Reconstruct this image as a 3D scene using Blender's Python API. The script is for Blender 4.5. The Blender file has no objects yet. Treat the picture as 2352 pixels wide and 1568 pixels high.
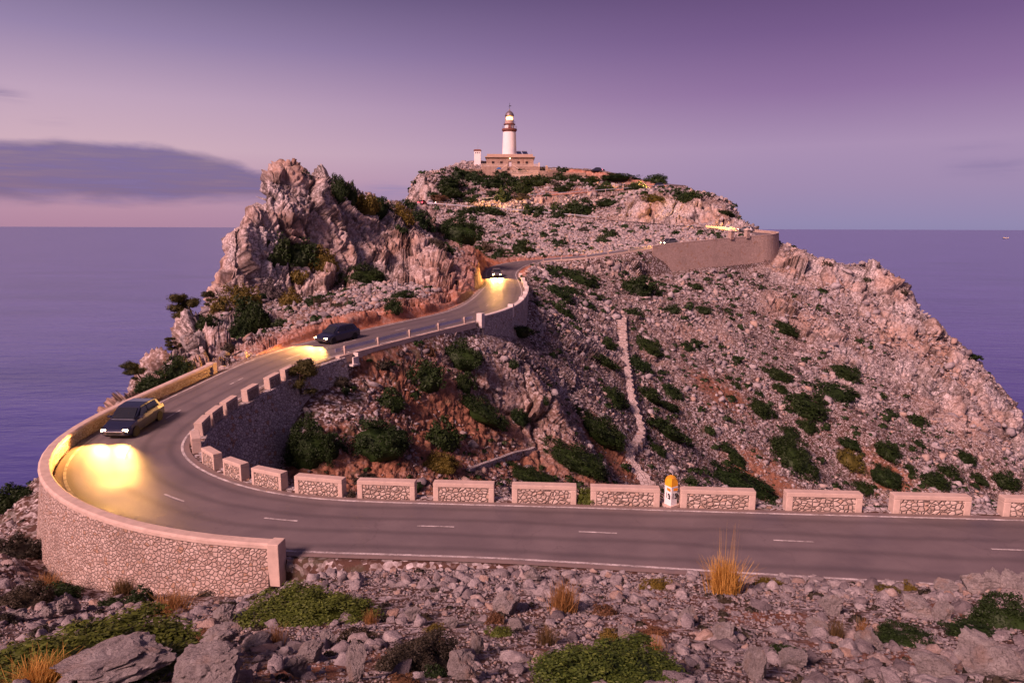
import bpy, bmesh, math, random
import numpy as np
from mathutils import Vector, Matrix, noise as mnoise
R = math.radians
rng = np.random.default_rng(7)
random.seed(7)
scene = bpy.context.scene
COL = scene.collection

# ------------------------------------------------------------------ camera
PITCH, ROLL = R(9.55), R(0.195)
cam_d = bpy.data.cameras.new('camera')
cam = bpy.data.objects.new('camera', cam_d)
COL.objects.link(cam)
cam_d.sensor_width = 36.0
cam_d.lens = 24.0
cam_d.clip_start = 0.3
cam_d.clip_end = 200000
cam.rotation_euler = (Matrix.Rotation(R(90) - PITCH, 4, 'X') @ Matrix.Rotation(ROLL, 4, 'Z')).to_euler()
scene.camera = cam

# ------------------------------------------------------------------ sky
SUN_DIR = Vector((-0.60, -0.70, 0.68)).normalized()
world = bpy.data.worlds.new('World')
scene.world = world
world.use_nodes = True


class NT:
    """small helper round a node tree"""
    def __init__(self, tree):
        self.t = tree
        tree.nodes.clear()

    def n(self, kind, **kw):
        nd = self.t.nodes.new(kind)
        ins = kw.pop('ins', {})
        for k, v in kw.items():
            setattr(nd, k, v)
        for k, v in ins.items():
            self.set(nd, k, v)
        return nd

    def set(self, nd, k, v):
        s = nd.inputs[k]
        if isinstance(v, bpy.types.NodeSocket):
            self.t.links.new(v, s)
        elif isinstance(v, bpy.types.Node):
            self.t.links.new(v.outputs[0], s)
        else:
            if hasattr(s.default_value, '__len__') and not hasattr(v, '__len__'):
                v = [v] * len(s.default_value)
            if hasattr(v, '__len__') and len(s.default_value) == 4 and len(v) == 3:
                v = tuple(v) + (1,)
            s.default_value = v

    def math(self, op, a, b=None, clamp=False):
        nd = self.n('ShaderNodeMath', operation=op, use_clamp=clamp)
        self.set(nd, 0, a)
        if b is not None:
            self.set(nd, 1, b)
        return nd.outputs[0]

    def mix(self, f, a, b, mode='MIX'):
        nd = self.n('ShaderNodeMix', data_type='RGBA', blend_type=mode)
        self.set(nd, 0, f); self.set(nd, 6, a); self.set(nd, 7, b)
        return nd.outputs[2]

    def ramp(self, f, stops, interp='LINEAR'):
        nd = self.n('ShaderNodeValToRGB')
        self.set(nd, 0, f)
        el = nd.color_ramp.elements
        nd.color_ramp.interpolation = interp
        while len(el) < len(stops):
            el.new(0.5)
        for e, (p, c) in zip(el, stops):
            e.position = p
            e.color = (c, c, c, 1) if not hasattr(c, '__len__') else tuple(c) + (1,)
        return nd.outputs[0]

    def maprange(self, v, a, b, c=0.0, d=1.0, smooth=False):
        nd = self.n('ShaderNodeMapRange', interpolation_type='SMOOTHSTEP' if smooth else 'LINEAR')
        for k, x in enumerate((v, a, b, c, d)):
            self.set(nd, k, x)
        return nd.outputs[0]

    def noise(self, vec, scale, detail=3.0, rough=0.55, dist=0.0):
        return self.n('ShaderNodeTexNoise', ins={'Vector': vec, 'Scale': scale, 'Detail': detail,
                                                 'Roughness': rough, 'Distortion': dist}).outputs[0]

    def vor(self, vec, scale, feature='F1', out=0, rnd=1.0):
        return self.n('ShaderNodeTexVoronoi', feature=feature,
                      ins={'Vector': vec, 'Scale': scale, 'Randomness': rnd}).outputs[out]


def lin(hexs):
    c = [int(hexs[i:i + 2], 16) / 255 for i in (1, 3, 5)]
    return tuple(x / 12.92 if x <= 0.04045 else ((x + 0.055) / 1.055) ** 2.4 for x in c)


def build_world():
    N = NT(world.node_tree)
    geo = N.n('ShaderNodeTexCoord')
    d = geo.outputs['Generated']
    sep = N.n('ShaderNodeSeparateXYZ', ins={0: d})
    x, y, z = sep.outputs
    elev = N.math('ARCSINE', z)                          # radians above the horizon
    e = N.maprange(elev, -0.05, 0.6)
    def p(deg): return (R(deg) + 0.05) / 0.65
    left = N.ramp(e, [(p(-2), lin('#a8809a')), (p(0.3), lin('#b58aa2')), (p(3), lin('#c39aae')), (p(5.5), lin('#d0afbd')),
                      (p(9), lin('#c0a4bc')), (p(13), lin('#9784aa')), (p(18), lin('#64597f')), (p(22), lin('#484465')), (p(34), lin('#3a3358'))])
    right = N.ramp(e, [(p(-2), lin('#8580a8')), (p(0.3), lin('#9389b0')), (p(3), lin('#a08bb0')), (p(6), lin('#a98fb3')),
                       (p(10), lin('#8f709f')), (p(14), lin('#765a8b')), (p(18), lin('#604876')), (p(22), lin('#4e3a63')), (p(34), lin('#3a2f58'))])
    az = N.math('ARCTAN2', x, y)                         # 0 = straight ahead, negative to the west
    f = N.maprange(az, -0.62, 0.45, 0, 1, True)
    col = N.mix(f, left, right)
    # the sky behind the viewer is the pale afterglow side
    back = N.maprange(y, 0.2, -0.8, 0, 1, True)
    col = N.mix(N.math('MULTIPLY', back, 0.9), col, (0.29, 0.20, 0.33))
    # clouds: a long bank low in the west, smaller streaks
    vec = N.n('ShaderNodeCombineXYZ', ins={0: az, 1: N.math('MULTIPLY', elev, 4.2), 2: 0.0})
    n1 = N.noise(vec, 7.0, 6.0, 0.55, 0.3)
    vec2 = N.n('ShaderNodeCombineXYZ', ins={0: az, 1: N.math('MULTIPLY', elev, 14.0), 2: 3.0})
    n2 = N.noise(vec2, 9.0, 5.0, 0.6, 0.2)
    nn = N.math('SUBTRACT', n1, 0.5)
    keep = elev

    def bank(az0, az1, soft, e0, e1, es0, es1, amp):
        """soft edged box in azimuth / elevation (degrees), its edges broken by the noise"""
        ee = N.math('ADD', elev, N.math('MULTIPLY', nn, amp))
        a = N.maprange(az, R(az0 - soft), R(az0 + soft), 0, 1, True)
        b = N.maprange(az, R(az1 + soft), R(az1 - soft), 0, 1, True)
        c = N.maprange(N.math('ADD', keep, N.math('MULTIPLY', nn, amp)), R(e0 - es0), R(e0 + es0), 0, 1, True)
        dd = N.maprange(ee, R(e1 + es1), R(e1 - es1), 0, 1, True)
        return N.math('MULTIPLY', N.math('MULTIPLY', a, b), N.math('MULTIPLY', c, dd))
    # the bank's top falls away to the right
    slope = N.maprange(az, R(-27), R(-13), 0.0, R(2.6), True)
    elev2 = N.math('ADD', elev, slope)
    elev = elev2
    b1 = bank(-60, -16.5, 3.0, 1.8, 5.5, 0.7, 0.4, 0.036)
    elev = keep
    b2 = bank(-38.5, -34.6, 1.0, 8.1, 8.6, 0.4, 0.5, 0.03)
    b3 = bank(-34.2, -32.2, 0.8, 6.9, 7.1, 0.4, 0.3, 0.02)
    b4 = bank(-12.5, -8.0, 1.5, 2.2, 3.2, 0.6, 0.5, 0.03)
    b5 = bank(32, 36, 1.5, 3.6, 4.3, 0.6, 0.3, 0.03)
    b6 = bank(31.5, 35, 1.2, 5.3, 5.5, 0.5, 0.3, 0.025)
    w1 = N.math('MULTIPLY', b1, N.maprange(n2, 0.3, 0.6, 0.62, 1.0))
    col = N.mix(w1, col, N.ramp(n2, [(0.35, lin('#66587f')), (0.62, lin('#83709c'))]))
    for b, k, c in ((b2, 0.75, '#84729a'), (b3, 0.35, '#84729a'), (b4, 0.55, '#8f83b0'), (b5, 0.28, '#6c6294'), (b6, 0.22, '#6c6294')):
        col = N.mix(N.math('MULTIPLY', b, N.math('MULTIPLY', N.maprange(n2, 0.3, 0.6), k)), col, lin(c))
    nish = N.n('ShaderNodeTexSky', sky_type='NISHITA', sun_disc=False)
    nish.sun_elevation = R(2.0)
    nish.sun_rotation = math.atan2(SUN_DIR.x, SUN_DIR.y)
    bg1 = N.n('ShaderNodeBackground', ins={0: col, 1: SKY_K})
    bg2 = N.n('ShaderNodeBackground', ins={0: nish.outputs[0], 1: 0.0012})
    add = N.n('ShaderNodeAddShader', ins={0: bg1.outputs[0], 1: bg2.outputs[0]})
    N.n('ShaderNodeOutputWorld', ins={0: add.outputs[0]})


EXPOSURE = 1.0
SKY_K = 1.0 / 2 ** EXPOSURE
build_world()
sun_d = bpy.data.lights.new('sun', 'SUN')
sun_d.energy = 3.5
sun_d.angle = R(14)
sun_d.color = (1.0, 0.585, 0.555)
sun = bpy.data.objects.new('sun', sun_d)
sun.rotation_euler = SUN_DIR.to_track_quat('Z', 'Y').to_euler()
COL.objects.link(sun)
scene.view_settings.view_transform = 'Standard'
scene.view_settings.look = 'None'
scene.view_settings.exposure = EXPOSURE
scene.view_settings.gamma = 1.0

# ------------------------------------------------------------------ helpers
F_, CX_, CY_ = 1568.0, 1176.0, 784.0     # survey of the photograph: focal length and centre, photo 2352 wide


def ray(u, v):
    a = (u - CX_) / F_; b = -(v - CY_) / F_
    c, s = math.cos(ROLL), math.sin(ROLL)
    a, b = a * c - b * s, a * s + b * c
    cp, sp = math.cos(PITCH), math.sin(PITCH)
    return np.array([a, cp + b * sp, -sp + b * cp])


def at_z(u, v, z):
    d = ray(u, v); return d * (z / d[2])


def at_y(u, v, y):
    d = ray(u, v); return d * (y / d[1])


def tag(o, label=None, cat=None, group=None, kind=None):
    if label: o['label'] = label
    if cat: o['category'] = cat
    if group: o['group'] = group
    if kind: o['kind'] = kind
    return o


def thing(name, label, cat, loc=(0, 0, 0), rz=0.0, group=None):
    o = bpy.data.objects.new(name, None)
    o.empty_display_size = 0.3
    COL.objects.link(o)
    o.location = tuple(loc); o.rotation_euler = (0, 0, rz)
    return tag(o, label, cat, group)


class MB:
    """collects shapes into one mesh"""
    def __init__(self):
        self.v = []; self.f = []; self.m = []; self.mi = 0

    def add(self, V, Fs):
        k = len(self.v)
        self.v.extend([tuple(map(float, p)) for p in V])
        for f in Fs:
            self.f.append(tuple(i + k for i in f)); self.m.append(self.mi)
        return self

    def box(self, c, s, rz=0.0, top=1.0, M=None):
        x, y, z = s[0] / 2, s[1] / 2, s[2] / 2
        V = [(-x, -y, -z), (x, -y, -z), (x, y, -z), (-x, y, -z), (-x * top, -y * top, z), (x * top, -y * top, z), (x * top, y * top, z), (-x * top, y * top, z)]
        ca, sa = math.cos(rz), math.sin(rz)
        V = [(p[0] * ca - p[1] * sa + c[0], p[0] * sa + p[1] * ca + c[1], p[2] + c[2]) for p in V]
        if M is not None: V = [tuple(M @ Vector(p)) for p in V]
        return self.add(V, [(0, 3, 2, 1), (4, 5, 6, 7), (0, 1, 5, 4), (1, 2, 6, 5), (2, 3, 7, 6), (3, 0, 4, 7)])

    def lathe(self, prof, n=24, c=(0, 0, 0), a0=0.0, a1=2 * math.pi, caps=True):
        full = abs(a1 - a0 - 2 * math.pi) < 1e-6
        m = n if full else n + 1
        V = []
        for (r, z) in prof:
            for i in range(m):
                a = a0 + (a1 - a0) * i / n
                V.append((c[0] + r * math.cos(a), c[1] + r * math.sin(a), c[2] + z))
        Fs = []
        for j in range(len(prof) - 1):
            for i in range(n):
                i2 = (i + 1) % m
                Fs.append((j * m + i, j * m + i2, (j + 1) * m + i2, (j + 1) * m + i))
        if caps and full:
            Fs.append(tuple(reversed(range(m))))
            Fs.append(tuple((len(prof) - 1) * m + i for i in range(m)))
        return self.add(V, Fs)

    def tube(self, pts, r, n=8):
        pts = [Vector(p) for p in pts]
        rs = r if hasattr(r, '__len__') else [r] * len(pts)
        V = []; Fs = []
        for i, p in enumerate(pts):
            t = (pts[min(i + 1, len(pts) - 1)] - pts[max(i - 1, 0)]).normalized()
            q = t.to_track_quat('Z', 'Y')
            for k in range(n):
                a = 2 * math.pi * k / n
                V.append(p + q @ Vector((rs[i] * math.cos(a), rs[i] * math.sin(a), 0)))
        for i in range(len(pts) - 1):
            for k in range(n):
                k2 = (k + 1) % n
                Fs.append((i * n + k, i * n + k2, (i + 1) * n + k2, (i + 1) * n + k))
        Fs.append(tuple(reversed(range(n)))); Fs.append(tuple((len(pts) - 1) * n + k for k in range(n)))
        return self.add(V, Fs)

    def prism(self, poly, axis, a, b):
        """polygon in the two other axes, pushed from a to b along axis ('x','y','z')"""
        n = len(poly)
        def pt(p, t):
            return {'x': (t, p[0], p[1]), 'y': (p[0], t, p[1]), 'z': (p[0], p[1], t)}[axis]
        V = [pt(p, a) for p in poly] + [pt(p, b) for p in poly]
        Fs = [tuple(range(n)), tuple(range(2 * n - 1, n - 1, -1))]
        for i in range(n):
            j = (i + 1) % n
            Fs.append((i, i + n, j + n, j))
        return self.add(V, Fs)

    def sweep(self, path, section, closed=True):
        """path: list of (x,y,z); section: list of (offset to the right, dz)"""
        path = [np.array(p, float) for p in path]
        m = 0; V = []; Fs = []
        for i, p in enumerate(path):
            t = path[min(i + 1, len(path) - 1)] - path[max(i - 1, 0)]
            t = t[:2] / (np.linalg.norm(t[:2]) + 1e-9)
            nrm = np.array([t[1], -t[0]])
            sec = section(i) if callable(section) else section
            for (o, dz) in sec:
                V.append((p[0] + nrm[0] * o, p[1] + nrm[1] * o, p[2] + dz))
            m = len(sec)
        for i in range(len(path) - 1):
            for k in range(m if closed else m - 1):
                k2 = (k + 1) % m
                Fs.append((i * m + k, i * m + k2, (i + 1) * m + k2, (i + 1) * m + k))
        if closed:
            Fs.append(tuple(range(m))); Fs.append(tuple((len(path) - 1) * m + k for k in reversed(range(m))))
        return self.add(V, Fs)

    def build(self, name, mat, parent=None, smooth=False, bevel=0.0):
        me = bpy.data.meshes.new(name)
        me.from_pydata(self.v, [], self.f)
        mats = mat if isinstance(mat, (list, tuple)) else [mat]
        for m_ in mats: me.materials.append(m_)
        if len(mats) > 1: me.polygons.foreach_set('material_index', self.m)
        bm = bmesh.new(); bm.from_mesh(me)
        bmesh.ops.recalc_face_normals(bm, faces=bm.faces)
        bm.to_mesh(me); bm.free()
        if smooth: me.polygons.foreach_set('use_smooth', [True] * len(me.polygons))
        o = bpy.data.objects.new(name, me)
        COL.objects.link(o)
        if parent is not None: o.parent = parent
        if bevel:
            b = o.modifiers.new('bevel', 'BEVEL'); b.width = bevel; b.segments = 2; b.limit_method = 'ANGLE'
        return o


def np_mesh(name, V, Fc, mat, parent=None, smooth=False, attrs=None):
    """fast mesh from numpy arrays; all faces the same size"""
    me = bpy.data.meshes.new(name)
    nv, nf, k = len(V), len(Fc), Fc.shape[1]
    me.vertices.add(nv); me.loops.add(nf * k); me.polygons.add(nf)
    me.vertices.foreach_set('co', np.ascontiguousarray(V, dtype=np.float32).ravel())
    me.loops.foreach_set('vertex_index', np.ascontiguousarray(Fc, dtype=np.int32).ravel())
    me.polygons.foreach_set('loop_start', np.arange(0, nf * k, k, dtype=np.int32))
    me.polygons.foreach_set('loop_total', np.full(nf, k, dtype=np.int32))
    if smooth: me.polygons.foreach_set('use_smooth', np.ones(nf, dtype=bool))
    me.update(calc_edges=True)
    for an, arr in (attrs or {}).items():
        a = me.attributes.new(an, 'FLOAT', 'POINT')
        a.data.foreach_set('value', np.ascontiguousarray(arr, dtype=np.float32))
    me.materials.append(mat)
    o = bpy.data.objects.new(name, me)
    COL.objects.link(o)
    if parent is not None: o.parent = parent
    return o


def copy_tree(o, parent=None):
    c = o.copy(); COL.objects.link(c); c.parent = parent
    for ch in list(o.children): copy_tree(ch, c)
    return c


def new_mat(name):
    m = bpy.data.materials.new(name); m.use_nodes = True
    return m, NT(m.node_tree)


def principled(N, col, rough=0.8, normal=None, spec=0.3, metal=0.0, **kw):
    b = N.n('ShaderNodeBsdfPrincipled', ins={'Base Color': col, 'Roughness': rough, 'Specular IOR Level': spec, 'Metallic': metal})
    if normal is not None: N.set(b, 'Normal', normal)
    for k, v in kw.items(): N.set(b, k, v)
    return b


def bump(N, h, strength=0.5, dist=0.05, normal=None):
    b = N.n('ShaderNodeBump', ins={'Height': h, 'Strength': strength, 'Distance': dist})
    if normal is not None: N.set(b, 'Normal', normal)
    return b.outputs[0]


def plain(name, col, rough=0.6, vary=0.12, scale=3.0, spec=0.3, metal=0.0, bumpy=0.0):
    m, N = new_mat(name)
    co = N.n('ShaderNodeTexCoord').outputs['Object']
    n = N.noise(co, scale, 5.0, 0.6)
    c = N.mix(N.maprange(n, 0.3, 0.7), [x * (1 - vary) for x in col], [min(1, x * (1 + vary)) for x in col])
    nr = bump(N, N.noise(co, scale * 8, 4.0), bumpy, 0.02) if bumpy else None
    b = principled(N, c, rough, nr, spec, metal)
    N.n('ShaderNodeOutputMaterial', ins={0: b.outputs[0]})
    return m


def emit(name, col, k, base=(0.8, 0.8, 0.8)):
    m, N = new_mat(name)
    b = principled(N, base, 0.2)
    N.set(b, 'Emission Color', col); N.set(b, 'Emission Strength', k)
    N.n('ShaderNodeOutputMaterial', ins={0: b.outputs[0]})
    return m
# ------------------------------------------------------------------ the lie of the land
SEA_Z = -165.0
# survey points: (photo u, photo v, distance ahead in metres)
CP = [
 # foreground slope below the viewer
 (-200,1568,9.5),(200,1568,8.6),(700,1568,8.2),(1176,1568,8.0),(1700,1568,8.0),(2250,1568,8.2),(2600,1568,8.5),
 (0,1470,17.0),(300,1470,15.2),(700,1460,13.5),(1176,1450,13.2),(1700,1450,13.0),(2250,1450,12.6),(2600,1450,12.4),
 (0,1400,21.6),(200,1400,21.4),(500,1400,19.9),(800,1390,17.5),(1176,1375,17.6),(1700,1375,17.0),(2250,1385,15.6),
 (720,1330,21.4),(900,1320,21.6),(1176,1325,20.9),(1500,1335,20.2),(1800,1345,19.4),(2100,1362,18.2),(2250,1330,18.6),(2350,1335,18.0),(2600,1360,17.5),
 (60,1236,30.3),(130,1328,27.2),(200,1345,25.8),(300,1357,24.6),(400,1364,23.5),(560,1368,22.8),(640,1352,22.7),(0,1300,25.5),(0,1210,32.5),(0,1166,35.5),(-100,1260,29),
 # inside of the hairpin: gully
 (650,1060,45),(700,1010,45.5),(690,905,49.2),(760,900,50.5),(700,1090,43.5),(850,1100,45),(1000,1110,47),(1200,1120,53),(1440,1120,68),(1700,1125,90),(2000,1140,103),(2300,1160,113),(2600,1200,120),
 (870,1000,48.5),(1000,1000,53.5),(1200,1000,62),(1350,1000,73),(1500,1000,86),(1700,1000,101),(2000,1000,113),(2250,1000,126),
 (860,900,53),(1000,900,58.5),(1100,900,62),(1250,900,66),(1350,900,80),(1440,900,92),(1600,900,107),(1800,900,120),(2000,900,130),(2200,900,138),
 (800,860,53.5),(900,825,57.5),(1000,800,61.8),(1100,785,66.8),(1200,800,74),(1300,800,90),(1440,800,113),(1600,800,126),(1800,800,138),(2000,800,146),(2150,800,150),
 (1230,700,94),(1300,700,116),(1430,700,132),(1600,700,142),(1800,700,153),(2000,700,158),(2080,705,160),
 (1250,640,128),(1350,640,142),(1500,640,152),(1700,640,160),(1800,640,166),(2000,640,168),
 (1300,607,148),(1440,602,156),(1600,608,162),(1700,622,166),(1800,595,173),
 # ridge of the right hand spur
 (1795,565,178),(1850,580,176),(1900,603,173),(1960,612,171),(2010,612,170),(2060,640,168),(2076,660,166),(2085,690,162),(2130,730,158),(2170,772,154),(2220,818,150),(2270,868,146),(2320,920,142),(2335,980,138),(2345,1050,133),(2420,1140,128),
 # left of the straight: up to the crag
 (450,835,55),(400,870,48.5),(330,905,43.5),(285,925,41.5),(290,905,46),(330,850,54),(375,812,60),(430,768,67),(480,700,77),(520,662,84),
 (500,785,65),(600,768,65),(560,720,76),(650,768,60.8),(750,742,64.8),(850,716,69.8),(950,696,75.8),(1000,690,80.5),(1050,680,87),
 (650,692,82),(750,680,86),(850,660,92),(950,640,98),(1000,610,103),(1050,605,108),(1085,610,114),(1060,650,101),(1095,672,101),
 (562,652,87),(600,642,91),(700,612,96),(800,602,101),(900,592,106),(960,560,111),
 (548,560,90),(600,500,94.5),(700,480,99.5),(800,505,105.5),(880,535,111),(930,500,122),
 (545,508,92),(580,472,95),(600,428,99),(650,374,104),(690,379,106),(740,398,110),(800,432,116),(850,456,121),(900,468,127),(950,474,133),
 # behind the crag to the scree below the third leg
 (1000,540,128),(1050,575,166),(1100,582,164),(1140,600,150),
 (1050,503,204),(1200,508,202),(1400,520,198),(1200,555,182),(1350,562,178),(1100,545,184),(1500,532,190),(1600,522,195),(1650,536,187),(1500,562,175),(1640,552,176),
 (1400,506,208),(1500,512,206),(1600,506,207),(1420,478,211),(1500,468,211),(1600,468,212.5),(1680,500,208),(1735,530,198),
 (1100,486,220),(1200,476,224),(1300,466,228),(1400,456,232),
 (1050,466,236),(1200,456,240),(1250,444,238.5),(1350,436,240),(1450,428,242.5),(1530,430,243.5),
 # lighthouse hill
 (960,452,234),(945,432,238),(985,402,246),(1040,392,250),(1100,395,253),(1150,402,252),(1150,414,247.5),(1200,416,247.5),(1240,413,248),(1050,402,249),(1282,403,254),(1340,404,255),(1400,409,256),(1480,426,254),(1545,444,246),(1610,462,232),(1690,500,216),
]
WP = [(0, 0, -1.7), (0, 3.5, -3.4), (-12, 0, -2.6), (12, 0, -1.6), (-20, 8, -6.6), (20, 8, -5.2), (-30, 20, -13), (40, 15, -8), (50, 28, -11), (60, 50, -24), (80, 70, -34),
      (-12, -8, 0), (12, -8, 1), (-40, -8, -8), (40, -8, 1), (0, -20, 4),
      (110, 70, -40), (130, 100, -60), (150, 60, -70), (170, 120, -165), (200, 60, -165), (140, 170, -165), (90, 215, -100), (110, 250, -165),
      (-33, 36, -24), (-42, 34, -38), (-38, 20, -20), (-52, 20, -60), (-70, 40, -165), (-80, 0, -120), (-36, 47, -30), (-46, 50, -70), (-42, 60, -48), (-52, 70, -100), (-46, 76, -40), (-52, 85, -80), (-68, 80, -165), (-64, 120, -165),
      (-46, 93, -40), (-48, 104, -60), (-42, 114, -40), (-34, 122, -14), (-42, 135, -90), (-22, 135, -5), (-26, 150, -30), (-38, 170, -90), (-32, 190, -30), (-36, 215, -30), (-48, 230, -60), (-70, 200, -165), (-60, 160, -165), (-80, 260, -165),
      (0, 272, 23), (-20, 268, 22), (20, 272, 22), (40, 272, 19), (56, 262, 12), (74, 245, 2), (80, 232, -8), (0, 290, 10), (-20, 290, 0), (35, 290, 5), (0, 320, -80), (60, 300, -60), (-50, 290, -60), (0, 360, -165), (-80, 330, -165), (80, 330, -165), (130, 290, -165),
      (-14, 150, -5), (0, 190, 0), (-14, 205, 4), (-16, 185, 0)]
pts = [at_y(*p) for p in CP] + [np.array(p, float) for p in WP]
for (u, v, y) in [c for c in CP if (c[0], c[1]) in ((1850,580),(1960,612),(2060,640),(2085,690),(2170,772),(2270,868),(2335,980))]:
    p = at_y(u, v, y)
    a = math.atan2(p[0], p[1]) + 0.02
    for k, dz in ((1.06, -9), (1.16, -45), (1.32, -130)):
        r = math.hypot(p[0], p[1]) * k
        pts.append(np.array([r * math.sin(a), r * math.cos(a), max(p[2] + dz, SEA_Z - 5)]))
pts = np.array(pts)


def lp(x, y):
    r = np.sqrt(x * x + y * y + 9.0)
    return np.stack([np.arctan2(x, y) * 1.0, np.log(r)], -1)


_q = lp(pts[:, 0], pts[:, 1])
_D = np.linalg.norm(_q[:, None] - _q[None], axis=-1)
_D = np.sqrt(_D ** 2 + 0.02 ** 2)
_rr = np.sqrt(pts[:, 0] ** 2 + pts[:, 1] ** 2 + 9)
_val = pts[:, 2] / _rr                                    # slope angle: keeps the scale even near and far
_w = np.linalg.solve(_D + np.eye(len(pts)) * 1e-4, _val - _val.mean())


def base_h_exact(x, y):
    x = np.asarray(x, float); y = np.asarray(y, float)
    sh = x.shape; x = x.ravel(); y = y.ravel()
    out = np.empty(len(x))
    for s in range(0, len(x), 60000):
        q = lp(x[s:s + 60000], y[s:s + 60000])
        d = np.sqrt(((q[:, None] - _q[None]) ** 2).sum(-1) + 0.02 ** 2)
        out[s:s + 60000] = d @ _w + _val.mean()
    return (out * np.sqrt(x * x + y * y + 9)).reshape(sh)


# the height on a polar table (azimuth x log distance), read back bilinearly
A0, A1, L0, L1 = R(-100), R(100), math.log(3.0), math.log(420.0)
NA, NL = 1000, 620
_ta = np.linspace(A0, A1, NA); _tl = np.linspace(L0, L1, NL)
_ga, _gl = np.meshgrid(_ta, _tl, indexing='ij')
_gr = np.sqrt(np.maximum(np.exp(_gl) ** 2 - 9.0, 0))
_tab = base_h_exact(_gr * np.sin(_ga), _gr * np.cos(_ga))


def base_h(x, y):
    q = lp(np.asarray(x, float), np.asarray(y, float))
    a = np.clip((q[..., 0] - A0) / (A1 - A0) * (NA - 1), 0, NA - 1.001)
    l = np.clip((q[..., 1] - L0) / (L1 - L0) * (NL - 1), 0, NL - 1.001)
    i = a.astype(int); j = l.astype(int); fa = a - i; fl = l - j
    return (_tab[i, j] * (1 - fa) * (1 - fl) + _tab[i + 1, j] * fa * (1 - fl) + _tab[i, j + 1] * (1 - fa) * fl + _tab[i + 1, j + 1] * fa * fl)


# ------------------------------------------------------------------ the road, surveyed along both white lines
def poly_z(P):
    """(u, v, z) -> world"""
    return np.array([at_z(u, v, z) for (u, v, z) in P])


def resample(P, step):
    P = np.asarray(P, float)
    # Catmull-Rom through the points, then even steps
    Q = np.vstack([2 * P[0] - P[1], P, 2 * P[-1] - P[-2]])
    out = []
    for i in range(1, len(Q) - 2):
        n = max(2, int(np.linalg.norm(Q[i + 1] - Q[i]) / 0.25))
        t = np.linspace(0, 1, n, endpoint=False)[:, None]
        p0, p1, p2, p3 = Q[i - 1], Q[i], Q[i + 1], Q[i + 2]
        out.append(0.5 * ((2 * p1) + (-p0 + p2) * t + (2 * p0 - 5 * p1 + 4 * p2 - p3) * t ** 2 + (-p0 + 3 * p1 - 3 * p2 + p3) * t ** 3))
    out.append(P[-1:])
    C = np.vstack(out)
    s = np.concatenate([[0], np.cumsum(np.linalg.norm(np.diff(C, axis=0), axis=1))])
    n = max(2, int(s[-1] / step) + 1)
    ss = np.linspace(0, s[-1], n)
    return np.stack([np.interp(ss, s, C[:, k]) for k in range(3)], -1)


W3 = lambda *p: np.array(p, float)
LEFT = np.vstack([[W3(46, 18.6, -12), W3(28, 20.2, -12)],
    poly_z([(2154,1344,-12),(1562,1306.5,-12),(1176,1285,-12),(790,1268,-12),(645,1261,-12)]),
    [W3(-13.6, 25.0, -12), W3(-18.2, 27.4, -12), W3(-21.3, 30.2, -12)],
    poly_z([(128,1080,-12),(150,1040,-12),(220,990,-11.7),(300,955,-11.5),(400,910,-11.2),(505,860,-10.8),(560,835,-10.5),(640,805,-10.3),(750,775,-10),(860,750,-9.8),(960,728,-9.6),(1050,705,-9.5),(1090,680,-9.5),(1120,650,-9.4)]),
    [W3(-4.9, 128, -9.0), W3(-4.4, 140, -8.3), W3(-1.2, 149.5, -7.7), W3(5, 153.6, -7.1), W3(14, 154.6, -6.6), W3(22.7, 156.9, -5.5), W3(33.7, 162.4, -4.3), W3(45.7, 168.9, -3.4), W3(55.7, 174.4, -2.8), W3(61, 176.5, -2.4)]])
RIGHT = np.vstack([[W3(46, 24.4, -12), W3(30, 26.2, -12)],
    poly_z([(2349,1193,-12),(1974,1183,-12),(1562,1173,-12),(1184,1160,-12),(790,1152.5,-12),(670,1143,-12),(563,1117,-12),(492,1087,-12),(450,1059,-12),(427,1023,-12),(434,999,-11.9),(480,955,-11.7),(520,928,-11.4),(600,887,-11.),(670,850,-10.6),(760,820,-10.2),(860,795,-10),(960,772,-9.8),(1060,748,-9.6),(1150,725,-9.5),(1190,695,-9.5),(1200,670,-9.5),(1188,640,-9.2)]),
    [W3(1.0, 134, -8.6)], poly_z([(1230,605,-7.7)]), [W3(14.5, 148, -6.8), W3(25, 152, -5.5), W3(36, 157.5, -4.3), W3(48, 164, -3.4), W3(58, 169.5, -2.8), W3(65, 173, -2.3)]])
UPPER = [W3(66, 181, -1.7), W3(60.5, 187, -1.0), W3(50, 192, 0.1), W3(38, 199, 1.2), W3(29, 205.5, 1.9), W3(14, 209, 3.2), W3(0, 211.5, 4.4), W3(-16, 213.5, 5.6), W3(-27, 216, 6.4),
         W3(-32, 221, 6.8), W3(-29, 226, 7.2), W3(-20, 228, 7.6), W3(0, 230.5, 9.2), W3(20, 233, 10.7), W3(40, 236, 12.4), W3(52, 238.5, 13.5), W3(57, 242, 14.2), W3(54, 247.5, 15.2), W3(44, 252, 17.2), W3(34, 257, 19.6), W3(22, 259.5, 20.8)]


def smooth(a, n):
    k = np.ones(n) / n
    p = np.concatenate([np.repeat(a[:1], n // 2, 0), a, np.repeat(a[-1:], n // 2, 0)])
    return np.stack([np.convolve(p[:, i], k, 'valid')[:len(a)] for i in range(a.shape[1])], -1)


_L = resample(LEFT, 0.5); _R = resample(RIGHT, 0.5)
_c = []
for p in _R:
    j = np.argmin(((_L[:, :2] - p[:2]) ** 2).sum(1)); _c.append(np.concatenate([(p + _L[j]) / 2, [np.linalg.norm(p[:2] - _L[j, :2])]]))
for p in _L:
    j = np.argmin(((_R[:, :2] - p[:2]) ** 2).sum(1)); _c.append(np.concatenate([(p + _R[j]) / 2, [np.linalg.norm(p[:2] - _R[j, :2])], ]))
_c = np.array(_c)
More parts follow.
